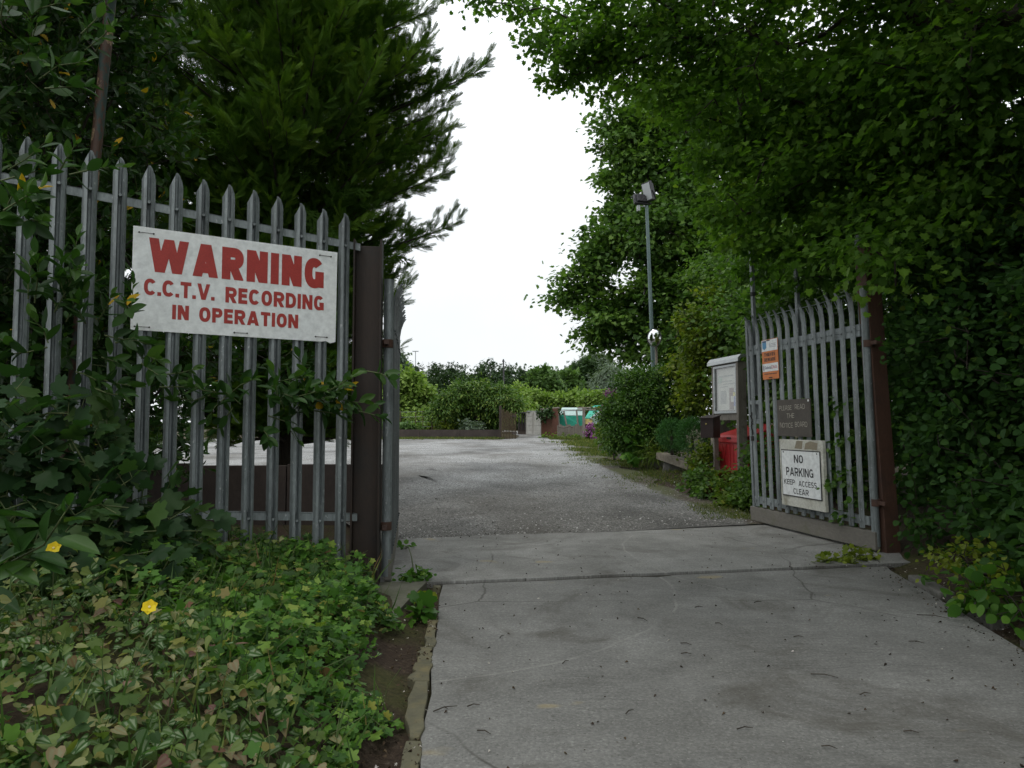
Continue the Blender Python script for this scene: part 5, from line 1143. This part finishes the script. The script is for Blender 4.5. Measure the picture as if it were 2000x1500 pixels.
quad([P(1150, 799, 38.5), P(1180, 797.5, 38), P(1180, 793, 38.6), P(1162, 793, 38.8)], .03, M['green_net'], 'roof_sheet')
mb = MB(); mb.tube([P(1153, 818, 35.9), P(1174, 802, 37)], .055, 6); mb.build('sloping_rafter', M['aluminium'], g)
mb = MB(); mb.box(P(1148.5, 823.5, 36.1), (.40, .3, .27)); mb.build('yellow_panel', M['yellow_box'], g, bevel=.01)
quad([P(1157, 830, 36.3), P(1182, 830, 36.3), P(1182, 806, 36.5), P(1174, 806, 36.5), P(1157, 818, 36.4)], .02, M['pale_sheet'], 'glass_side')
for yy_ in (796.5, 800.5): mb = MB(); mb.tube([P(1128, yy_, 36.2), P(1182, yy_ + .5, 35.6)], .045, 6); mb.build('roof_beam', M['old_wood'], g)
mb = MB(); mb.box(P(1166, 842, 36.6) - (0, 0, .1), (1.2, .1, .75)); mb.build('base_wall', M['dark_wood'], g)

# lamps far away
g = thing('lamp_post', 'thin grey lamp post rising above the dark tree in the allotments', 'lamp post', (*P(984, 800, 60)[:2], .5))
mb = MB(); mb.tube([P(985, 815, 60), P(983.2, 707, 60)], [.09, .06], 8); mb.build('pole', M['lamp_grey'], g); mb = MB(); mb.box(P(983.2, 705, 60), (.22, .22, .16), None, (.7, .7)); mb.box(P(983.2, 702.5, 60), (.1, .1, .1)); mb.build('lamp_head', M['lamp_grey'], g)
g = thing('street_lamp', 'distant pale double-armed street lamp above the far trees', 'lamp post', (*P(812, 800, 105)[:2], .5))
mb = MB(); mb.tube([P(812, 800, 105), P(811.5, 687, 105)], [.10, .06], 8); mb.build('pole', M['aluminium'], g)
for px in (808.5, 814.5): mb = MB(); mb.tube([P(811.5, 687, 105), P(px, 686, 105)], .05, 6); mb.box(P(px, 686.2, 105), (.45, .25, .12)); mb.build('lamp_head', M['aluminium'], g)

# ---------------------------------------------------------------- far planting
def far_tree(name, label, cat, base, blobs, seed, n_tw, per, sig, size, tt, mat, r0=.12, droop=.25, **k):
    t = thing(name, label, cat, base); base = np.array(base, float); top = np.mean([b[:3] for b in blobs], 0)
    leafy(t, [base, base + (top - base) * .25, base + (top - base) * .5, base + (top - base) * .75], blobs, seed, n_tw, per, sig, size, tt, M[mat], r0, droop=droop, minr=.012, shell=.4, **k); return t
far_tree('fig_tree', 'dark spreading tree with long leaves leaning over the low boarding', 'tree', (*P(945, 850, 38.6)[:2], .3), PB([(935, 774, 38.5, .8), (897, 774, 38.3, .7), (975, 780, 38.3, .75), (1003, 788, 37.8, .4), (940, 758, 38.8, .4), (915, 762, 38.6, .4), (980, 765, 38.6, .35), (880, 788, 38, .55), (860, 802, 37.8, .45), (845, 808, 37.8, .28), (940, 800, 39, 1.0), (975, 812, 38.8, .7), (905, 815, 39, .6), (945, 835, 39.4, .5)]), 101, 620, 34, .22, .20, 'laurel', 'fig_leaf', .2, droop=.6)
far_tree('ash_tree', 'light green young tree at the edge of the gate beyond the yard', 'tree', (*P(798, 840, 43)[:2], .45), PB([(790, 742, 43, .75), (800, 765, 43, 1.0), (820, 775, 43, .75), (780, 790, 43, 1.0), (812, 800, 43, .8), (835, 762, 43, .32), (838, 780, 43, .3), (745, 780, 43, 1.0), (715, 790, 43, 1.0)]), 102, 420, 26, .24, .24, 'oval', 'far_light', .12)
far_tree('poplar_tree', 'tall pale grey-green tree behind the gate leaf skyline', 'tree', (*P(772, 830, 90)[:2], .5), PB([(778, 715, 90, 1.2), (772, 700, 90, 1.2), (765, 740, 90, 1.8), (780, 735, 90, 1.1)]), 103, 220, 22, .4, .4, 'clump', 'far_grey', .15)
far_tree('oak_tree', 'rounded mid-green tree standing above the concrete slab fence', 'tree', (*P(1062, 825, 56)[:2], .5), PB([(1062, 745, 56, 1.1), (1060, 762, 56, 1.4), (1050, 785, 56, 1.2), (1078, 775, 56, 1.2)]), 104, 420, 22, .3, .34, 'clump', 'far_mid')
far_tree('alder_tree', 'lighter green tree to the left of the grey willow', 'tree', (*P(1102, 820, 60)[:2], .5), PB([(1100, 752, 60, 1.3), (1105, 770, 60, 1.4), (1092, 780, 60, 1.3)]), 105, 380, 22, .3, .34, 'clump', 'far_mid')
far_tree('beech_tree', 'tall dark rounded tree in front of the grey willow', 'tree', (*P(1140, 820, 66)[:2], .5), PB([(1142, 735, 66, 1.5), (1130, 755, 66, 1.7), (1155, 760, 66, 1.5), (1140, 780, 66, 1.8)]), 106, 460, 24, .35, .38, 'clump', 'far_dark')
far_tree('willow_tree', 'soft grey-green willow beside the sycamore edge', 'tree', (*P(1190, 830, 52)[:2], .5), PB([(1178, 745, 52, .75), (1185, 765, 52, 1.1), (1168, 775, 52, .8), (1200, 740, 52, 1.1), (1195, 790, 52, 1.1), (1210, 770, 52, 1.2)]), 107, 520, 26, .28, .30, 'willow', 'far_grey', droop=1.0, bark='bark')
far_tree('birch_tree', 'pale tree crown peeping above the willow on the skyline', 'tree', (*P(1160, 820, 85)[:2], .5), PB([(1158, 714, 85, 1.5), (1145, 722, 85, 1.4), (1172, 718, 85, 1.4)]), 108, 260, 22, .4, .4, 'clump', 'far_grey')
# wood along the skyline: one mass
rg = np.random.default_rng(110); WB = []
for px in range(560, 1260, 21):
    top = np.interp(px, [560, 800, 850, 900, 960, 1020, 1060, 1085, 1100, 1130, 1260], [712, 716, 706, 716, 712, 722, 718, 726, 724, 712, 716]) + rg.uniform(-5, 5); Y_ = rg.uniform(72, 84); r_ = rg.uniform(1.3, 2.3)
    p = P(px, top, Y_); WB += [(p[0], p[1], p[2] - r_, r_), (p[0] + rg.uniform(-1, 1), p[1] - .8, p[2] - 2.1 * r_, r_ * 1.25), (p[0], p[1] + .3, 1.6, 1.9)]
tg, dd, _ = sample_blobs(WB, 3300, rg, .4); idx = np.repeat(np.arange(len(tg)), 26); n = len(idx); tn = rg.uniform(0, 1, len(tg))
pos = tg[idx] + rg.normal(size=(n, 3)) * .30; lv = Leaves(); lv.add('clump', pos, rg.normal(size=(n, 3)), np.array((0, 0, 1.0)) + rg.normal(size=(n, 3)) * .5, rg.uniform(.2, .38, n), np.clip(.6 * tn[idx] + .4 * rg.uniform(0, 1, n), 0, 1))
o = lv.build('woodland', M['far_dark']); tag(o, 'dark far-off wood closing the skyline behind the allotments', 'woodland', None, 'stuff')
far_tree('bramble_hedge', 'bright yellow-green bramble bank behind the iron and netted fences', 'hedge', (*P(1095, 820, 47)[:2], .5), PB([(1020, 795, 47, .7), (1040, 785, 48, .8), (1070, 790, 48, .8), (1100, 788, 47, .7), (1130, 787, 47, .75), (1155, 785, 46, .75), (1180, 788, 46, .8), (1012, 775, 50, .9), (1030, 805, 46, .6)]), 111, 480, 22, .22, .20, 'oval', 'far_light', .04)
for i, (bl, lab, mt, nm, cat) in enumerate([([(1062, 806, 39.3, .16), (1074, 805, 38.5, .16), (1066, 816, 39.0, .12), (1080, 806, 38.2, .12)], 'dark ivy hanging over the rusty iron sheets', 'far_dark', 'ivy_plant', 'plant'), ([(1088, 856, 37.6, .14), (1105, 858, 37, .12), (1124, 860, 36.4, .14), (1066, 856, 38.4, .12)], 'straggly green weeds along the foot of the plank fence', 'far_light', 'weed_clump', 'plant'),
        ([(790, 838, 37.8, .35), (810, 840, 37.8, .3), (775, 840, 37.8, .35)], 'low row of green leafy plants just behind the long brown boarding', 'far_mid', 'vegetable_plant', 'plant'),
        ([(806, 822, 40, .6), (830, 820, 41, .6), (812, 835, 39, .4)], 'light green bushy plant behind the wire fence', 'far_light', 'currant_bush', 'shrub'), ([(868, 838, 38, .35), (858, 830, 39, .4)], 'yellowish bush between the wire fence and dark tree', 'gold_leaf', 'currant_bush', 'shrub'),
        ([(915, 836, 37.6, .32), (930, 838, 37.6, .3)], 'small pale-leaved bush under the dark tree', 'far_grey', 'currant_bush', 'shrub'), ([(740, 835, 38, .5), (700, 838, 38, .6)], 'green plants seen between the palisade pales over the boarding', 'far_mid', 'vegetable_plant', 'plant')]):
    b_ = PB(bl); far_tree(nm, lab, cat, (b_[0][0], b_[0][1], .3), b_, 120 + i, 60, 14, .14, .14, 'oval', mt, .02)
def flowering(name, label, leafbl, flbl, seed, mat, base, fs=.045):
    t = far_tree(name, label, 'shrub', base, PB(leafbl), seed, 150, 20, .10, .075, 'oval', mat, .03)
    rg = np.random.default_rng(seed + 1); tg, dd, _ = sample_blobs(PB(flbl), 60, rg, .4); idx = np.repeat(np.arange(60), 12); n = len(idx); lv = Leaves()
    lv.add('privet', tg[idx] + rg.normal(size=(n, 3)) * .03, rg.normal(size=(n, 3)), rg.normal(size=(n, 3)), fs, rg.uniform(0, 1, n)); lv.build('blossom', M['purple_petal'], t)
flowering('rhododendron_shrub', 'purple-flowered shrub at the far corner of the planted bed', [(1205, 790, 16, .22), (1200, 830, 16, .3), (1192, 850, 16, .25), (1215, 800, 15.6, .3), (1188, 868, 16.4, .18)], [(1190, 770, 15.9, .10), (1196, 765, 15.9, .07), (1182, 798, 15.9, .09), (1179, 812, 15.9, .06)], 130, 'weed_leaf', (*P(1200, 870, 16)[:2], .3))
flowering('honesty_plant', 'low purple-flowered plant at the foot of the plank fence', [(1155, 848, 34, .3), (1165, 842, 34, .3)], [(1152, 842, 33.7, .3), (1162, 853, 33.5, .22), (1155, 835, 33.9, .22)], 132, 'weed_leaf', (*P(1156, 858, 34)[:2], .3), .09)

# weeds by the notice board, gate and threshold
wd_ = [('dock_plant', 'yellow-brown weeds at the corner of the timber sleeper', [(1375, 895, 11.4, .22), (1385, 880, 11.4, .16), (1362, 905, 11.6, .14)], 'gold_leaf', 70, 14, .07, .05),
       ('dock_plant', 'red-brown dock leaves at the foot of the notice board post', [(1408, 948, 10.0, .13), (1398, 958, 9.9, .10), (1406, 968, 9.8, .08)], 'red_weed', 26, 8, .05, .10),
       ('ivy_plant', 'green creeper poking between the bars of the open gate', [(1655, 800, 6.50, .08), (1645, 870, 6.55, .09), (1660, 940, 6.50, .10), (1637, 940, 6.62, .07), (1688, 850, 6.36, .07), (1675, 970, 6.42, .08), (1655, 1005, 6.52, .08)], 'box_leaf', 60, 9, .05, .055),
       ('nettle_plant', 'fresh green weeds below the letter box', [(1375, 940, 10.2, .22), (1362, 935, 10.4, .14), (1385, 960, 9.9, .18)], 'sycamore_leaf', 90, 14, .07, .06),
       ('nettle_plant', 'green weeds in front of the concrete block under the bin', [(1425, 960, 9.6, .16), (1430, 985, 9.2, .16), (1418, 940, 10, .14)], 'weed_leaf', 90, 14, .07, .055),
       ('nettle_plant', 'green weeds between the notice board and the gate end', [(1462, 950, 9.3, .2), (1455, 985, 9.0, .18), (1470, 920, 9.6, .16), (1480, 880, 9.7, .15)], 'sycamore_leaf', 110, 14, .07, .055),
       ('comfrey_plant', 'broad pale-green leaves hanging over the bed edge', [(1238, 862, 13.9, .13), (1243, 878, 13.8, .12), (1232, 890, 13.7, .10), (1250, 845, 13.9, .12)], 'geranium_leaf', 28, 5, .06, .15),
       ('iris_plant', 'strappy grassy leaves arching over the bed edge beside the cushion plants', [(1265, 880, 13.6, .15), (1280, 885, 13.5, .14)], 'weed_leaf', 40, 8, .06, .2),
       ('creeping_weed', 'yellow-green weeds along the foot of the open gate with signs', [(1610, 1098, 5.75, .05), (1640, 1096, 5.8, .06), (1670, 1092, 5.85, .07), (1690, 1090, 5.85, .06), (1655, 1100, 5.7, .05)], 'yellow_weed', 60, 7, .035, .045),
       ('creeping_weed', 'small green weed sprouting where the threshold meets the gate end', [(812, 1122, 5.05, .05), (800, 1126, 5.0, .05), (828, 1120, 5.05, .03), (792, 1070, 6.4, .04)], 'geranium_leaf', 30, 6, .03, .045),
       ('dock_plant', 'dark broad-leaved weed growing in the broken kerb', [(828, 1200, 4.15, .04), (820, 1205, 4.1, .04)], 'geranium_leaf', 8, 3, .03, .10),
       ('creeping_weed', 'tiny yellow-green sprout in the kerb joint', [(822, 1165, 4.55, .025)], 'yellow_weed', 8, 4, .02, .05)]
for i, (nm, lab, bl, mt, ntw, per, sig, sz) in enumerate(wd_):
    b_ = PB(bl); g0 = float(ground_z(b_[0][0], b_[0][1])) ; t = thing(nm, lab, 'plant', (b_[0][0], b_[0][1], g0))
    ctr = np.mean([q[:3] for q in b_], 0)
    leafy(t, [(b_[0][0], b_[0][1], g0), (b_[0][0], b_[0][1], (g0 + b_[0][2]) / 2)], b_, 150 + i, ntw, per, sig, sz, 'blade' if nm == 'iris_plant' else ('oval' if i % 2 or nm == 'ivy_plant' else 'lobed'), M[mt], .008, minr=.002, bark='stem', shell=.5)

# ---------------------------------------------------------------- ground cover, grass, litter
rng = np.random.default_rng(200)
n = 130000; gx, gy = rng.uniform(-4.4, -.3, n), rng.uniform(.9, 5.1, n)
fq = (gx - FP[0]) * FN[0] + (gy - FP[1]) * FN[1]
edge = kerb_x(gy) - .14 - gx; wob = .06 + .20 * smooth(3.6, 4.3, gy) + .08 * np.sin(gy * 4.3) + .05 * np.sin(gy * 11) + rng.uniform(0, .08, n) 
ok = (fq > -.12) & (edge > wob) & ~((gx > -1.02) & (gy > 4.62)); gx, gy, edge = gx[ok], gy[ok], edge[ok]
pn = np.sin(gx * 3.1 + 1.7 * np.sin(gy * 2.3)) + np.sin(gy * 3.7 + gx * 1.9 + 2) + rng.normal(0, .55, len(gx))
heart = (pn + 1.5 * smooth(.7, 1.7, edge) - 1.6 * smooth(3.2, 3.9, gy)) > .55
gzz = bank(gx, gy); gap = (np.sin(gx * 9 + 2 * np.sin(gy * 7)) * np.sin(gy * 8.3) + rng.normal(0, .4, len(gx))) < -.75
for nm, sel, tt, mt, sz, hh, cnt_, lab in (('ground_cover', heart & ~gap, 'heart', 'nettle_leaf', (.020, .046), .22, 9000, 'silver-veined heart-leaved ground cover spreading over the bank'), ('ground_cover', ~heart & ~gap, 'geranium', 'geranium_leaf', (.018, .054), .21, 13000, 'bright green lobed ground cover on the bank near the kerb')):
    i = np.nonzero(sel)[0]; i = rng.choice(i, min(cnt_, len(i)), False); k_ = len(i); z = gzz[i] + rng.uniform(.01, 1, k_) ** 1.1 * hh * (.55 + .6 * np.clip(np.sin(gx[i] * 7.3 + 2 * np.sin(gy[i] * 5.1)) * np.sin(gy[i] * 6.7 + 1), -.3, 1)) * np.clip(edge[i] / .35 + .25, .2, 1) * (1 - .45 * smooth(4.2, 4.8, gy[i]))
    out_d = np.column_stack([np.full(k_, .35), np.full(k_, -.35), np.zeros(k_)]); xd = rng.normal(size=(k_, 3)) * (1, 1, .25) + out_d * .7 - (0, 0, .25)
    lv = Leaves(); lv.add(tt, np.column_stack([gx[i], gy[i], z]), xd, np.array((.12, -.30, 1.0)) + rng.normal(size=(k_, 3)) * .38, rng.uniform(*sz, k_), rng.uniform(0, 1, k_), 1.0, rng.uniform(0, 1.8, k_))
    o = lv.build(nm, M[mt], rim=True); tag(o, lab, 'ground cover', None, 'stuff')
lv = Leaves()
for tt, cnt_, s0, s1 in (('oval', 2600, .02, .045), ('lobed', 900, .035, .075), ('blade', 1500, .10, .24), ('privet', 2200, .014, .03)):
    i = rng.choice(np.nonzero(~gap)[0], cnt_, False); k_ = cnt_; z = gzz[i] + rng.uniform(.02, 1, k_) * .17 * np.clip(edge[i] / .35, .15, 1) * (tt != 'blade')
    xd = rng.normal(size=(k_, 3)) * ((1, 1, .3) if tt != 'blade' else (.4, .4, .1)) + ((.2, -.2, -.2) if tt != 'blade' else (0, 0, 1))
    lv.add(tt, np.column_stack([gx[i], gy[i], z]), xd, (np.array((.1, -.3, 1.0)) if tt != 'blade' else np.array((.3, -1, .1))) + rng.normal(size=(k_, 3)) * .4, rng.uniform(s0, s1, k_), rng.uniform(0, 1, k_), .6 if tt == 'blade' else 1.0, rng.uniform(0, 1.8, k_))
o = lv.build('bank_weeds', M['bank_leaf']); tag(o, 'mixed small weeds and grass blades tangled through the bank', 'weeds', None, 'stuff')
mb = MB()
for j in rng.choice(np.nonzero(~gap)[0], 900, False):
    p = np.array((gx[j], gy[j], gzz[j])); h_ = rng.uniform(.06, .2); mb.tube([p, p + (rng.normal(0, .02), rng.normal(0, .02), h_ * .6), p + (rng.normal(0, .05), rng.normal(0, .05), h_)], .0014, 3, False)
o = mb.build('stems', M['stem']); tag(o, 'thin pale stalks standing among the bank ground cover', 'stalks', None, 'stuff')
for px, py, Y_, lab, r_ in ((292, 1186, 2.42, 'yellow poppy flower in the open on the bank', .021), (105, 1071, 2.55, 'yellow poppy flower half hidden under the laurel spray', .020)):
    p = P(px, py, Y_); t = thing('yellow_poppy', lab, 'flower', (p[0], p[1], float(bank(p[0], p[1]))), group='yellow poppies')
    lv = Leaves(); aa = np.arange(6) * math.pi / 3 + .4; f_ = nrm(np.array((.25, -.75, .55))); a_ = nrm(np.cross((0, 0, 1.0), f_)); b_ = np.cross(f_, a_)
    lv.add('oval', np.repeat([p], 6, 0), np.cos(aa)[:, None] * a_ + np.sin(aa)[:, None] * b_ + f_ * np.array((.30, .42) * 3)[:, None], np.repeat([f_], 6, 0), r_ * 1.25, np.linspace(0, 1, 6), 1.2); lv.build('petals', M['yellow_petal'], t)
    mb = MB(); mb.tube([(p[0], p[1], t.location.z), p + (-.01, .02, -.05), p - f_ * .004], .0018, 5); mb.build('stem', M['stem'], t)
    mb = MB(); mb.disc(p + f_ * .003, f_, .004, .003, 8); mb.build('flower_centre', M['yellow_box'], t)
# short grass and moss tufts along the verge and the far edge
P3 = []
for _ in range(5200):
    y = rng.uniform(8.0, 33); x = float(yard_x(y)) + rng.normal(.12, .32) * (1 + .02 * y)
    if math.sin(x * 3 + y * .9) + math.sin(y * 1.7) + rng.normal(0, .5) > -.2: P3.append((x, y))
for _ in range(1500): P3.append((rng.uniform(-9, -.4), 36.9 - abs(rng.normal(0, .5))))
for _ in range(900): y = rng.uniform(35.2, 37.6); P3.append((rng.uniform(1.9, 4.2), y))
for _ in range(260): P3.append((rng.uniform(2.2, 2.75), rng.uniform(8.1, 9.2)))
P3 = np.array(P3); k_ = np.repeat(np.arange(len(P3)), 7); n = len(k_); q = P3[k_] + rng.normal(size=(n, 2)) * .035; far_k = np.clip(q[:, 1] / 14, .8, 2.2)
lv = Leaves(); lv.add('blade', np.column_stack([q, ground_z(q[:, 0], q[:, 1]) + .02]), np.column_stack([rng.normal(size=(n, 2)) * .6, np.ones(n)]), rng.normal(size=(n, 3)) * (1, 1, .1), rng.uniform(.03, .075, n) * far_k, rng.uniform(0, 1, n), 2.2)
o = lv.build('grass', M['grass']); tag(o, 'short patchy grass along the edges of the gravel yard', 'grass', None, 'stuff')
M['chip'] = mat_leaf('stone_chip', [(0, (.10, .095, .085)), (.6, (.25, .245, .235)), (1, (.52, .51, .49))], .9, 0)
n = 9000; cy = 6.9 + 13 * rng.uniform(0, 1, n) ** 2.0; t_ = rng.uniform(0, 1, n); xl = np.where(cy < 8.3, -1.15, -5.5); cx = xl + (yard_x(cy) + .25 - xl) * t_
ok = cy > 6.84 + .292 * (cx + 1.1) - .06; cx, cy = cx[ok], cy[ok]; n = len(cx); lv = Leaves()
lv.add('rock', np.column_stack([cx, cy, level(cy) + .008]), rng.normal(size=(n, 3)) * (1, 1, .1), np.array((0, 0, 1.0)) + rng.normal(size=(n, 3)) * .15, .010 + .022 * rng.uniform(0, 1, n) ** 2.5, rng.uniform(0, 1, n))
o = lv.build('loose_stones', M['chip']); tag(o, 'loose limestone chippings lying over the gravel yard', 'stone chippings', None, 'stuff')
# dead leaf crumbs and petals on the drive
M['crumb'] = mat_leaf('dead_leaf_crumb', [(0, (.018, .013, .009)), (.6, (.05, .032, .02)), (.9, (.10, .07, .04)), (.93, (.42, .39, .36)), (1, (.55, .5, .48))], .8, .1)
n = 2600; cx, cy = rng.uniform(-.5, 2.7, n), 2.0 + 6 * rng.uniform(0, 1, n) ** 1.2
e1 = rng.uniform(0, 1, n) < .84; cx = np.where(e1, np.where(rng.uniform(0, 1, n) < .45, kerb_x(cy) - np.abs(rng.normal(.02, .14, n)), hedge_x(cy) + rng.normal(.06, .12, n)), cx)
ok = (cx > -1.0) & (cx < 3.2); cx, cy = cx[ok], cy[ok]; n = len(cx)
zz = np.where((cx > kerb_x(cy)) & (cx < hedge_x(cy)), np.where(cy > 5.05 + .19 * cx, .016, .004), np.maximum(ground_z(cx, cy), 0) + .006)
lv = Leaves(); lv.add('dead', np.column_stack([cx, cy, zz]), rng.normal(size=(n, 3)) * (1, 1, .1), np.array((0, 0, 1.0)) + rng.normal(size=(n, 3)) * .25, rng.uniform(.005, .016, n), rng.uniform(0, 1, n), 1, rng.uniform(.2, 1.5, n))
o = lv.build('leaf_litter', M['crumb']); tag(o, 'crumbled dead leaves and petals scattered on the drive', 'leaf litter', None, 'stuff')
for i, (px, py, ln, an) in enumerate([(870, 1393, .10, .5), (945, 1440, .06, -.6), (1255, 1215, .09, -1.1), (1365, 1190, .05, 0), (1404, 1222, .05, -1.0), (1610, 1325, .11, -.5), (1822, 1207, .16, -.55), (1455, 1430, .06, .1), (1340, 1262, .06, -.7), (1790, 1260, .07, -.6), (925, 1382, .05, .2), (1105, 1300, .05, .9), (1340, 1280, .05, -.2), (1690, 1360, .05, .2), (1560, 1250, .05, -.3), (1780, 1438, .05, -.4), (1230, 1395, .05, .8), (830, 1020, .07, .15), (1060, 1000, .06, -.1), (1210, 1018, .05, .1), (1620, 1470, .05, -.5), (1480, 1180, .05, .2), (980, 1250, .04, 1.1)]):
    p = G(px, py); mb = MB(); d = np.array((math.cos(an), math.sin(an), 0)) * ln / 2; e = np.array((-d[1], d[0], 0)) * .12
    zt = .020 if 5.05 + .19 * p[0] < p[1] < 7.2 else .007; zt = zt if p[1] < 7.2 else p[2] + .02
    mb.tube([(p[0] - d[0], p[1] - d[1], zt), (p[0] + e[0], p[1] + e[1], zt + .006), (p[0] + d[0], p[1] + d[1], zt + .002)], [.0026, .0024, .0012], 5)
    if i % 3 == 0: mb.tube([(p[0] + e[0], p[1] + e[1], zt + .004), (p[0] + e[0] + d[1] * .5, p[1] + e[1] - d[0] * .5 + .01, zt + .004)], [.003, .001], 4)
    o = mb.build('twig', M['twig']); tag(o, 'thin dead twig lying on the drive or gravel', 'twig', 'fallen twigs on the ground')
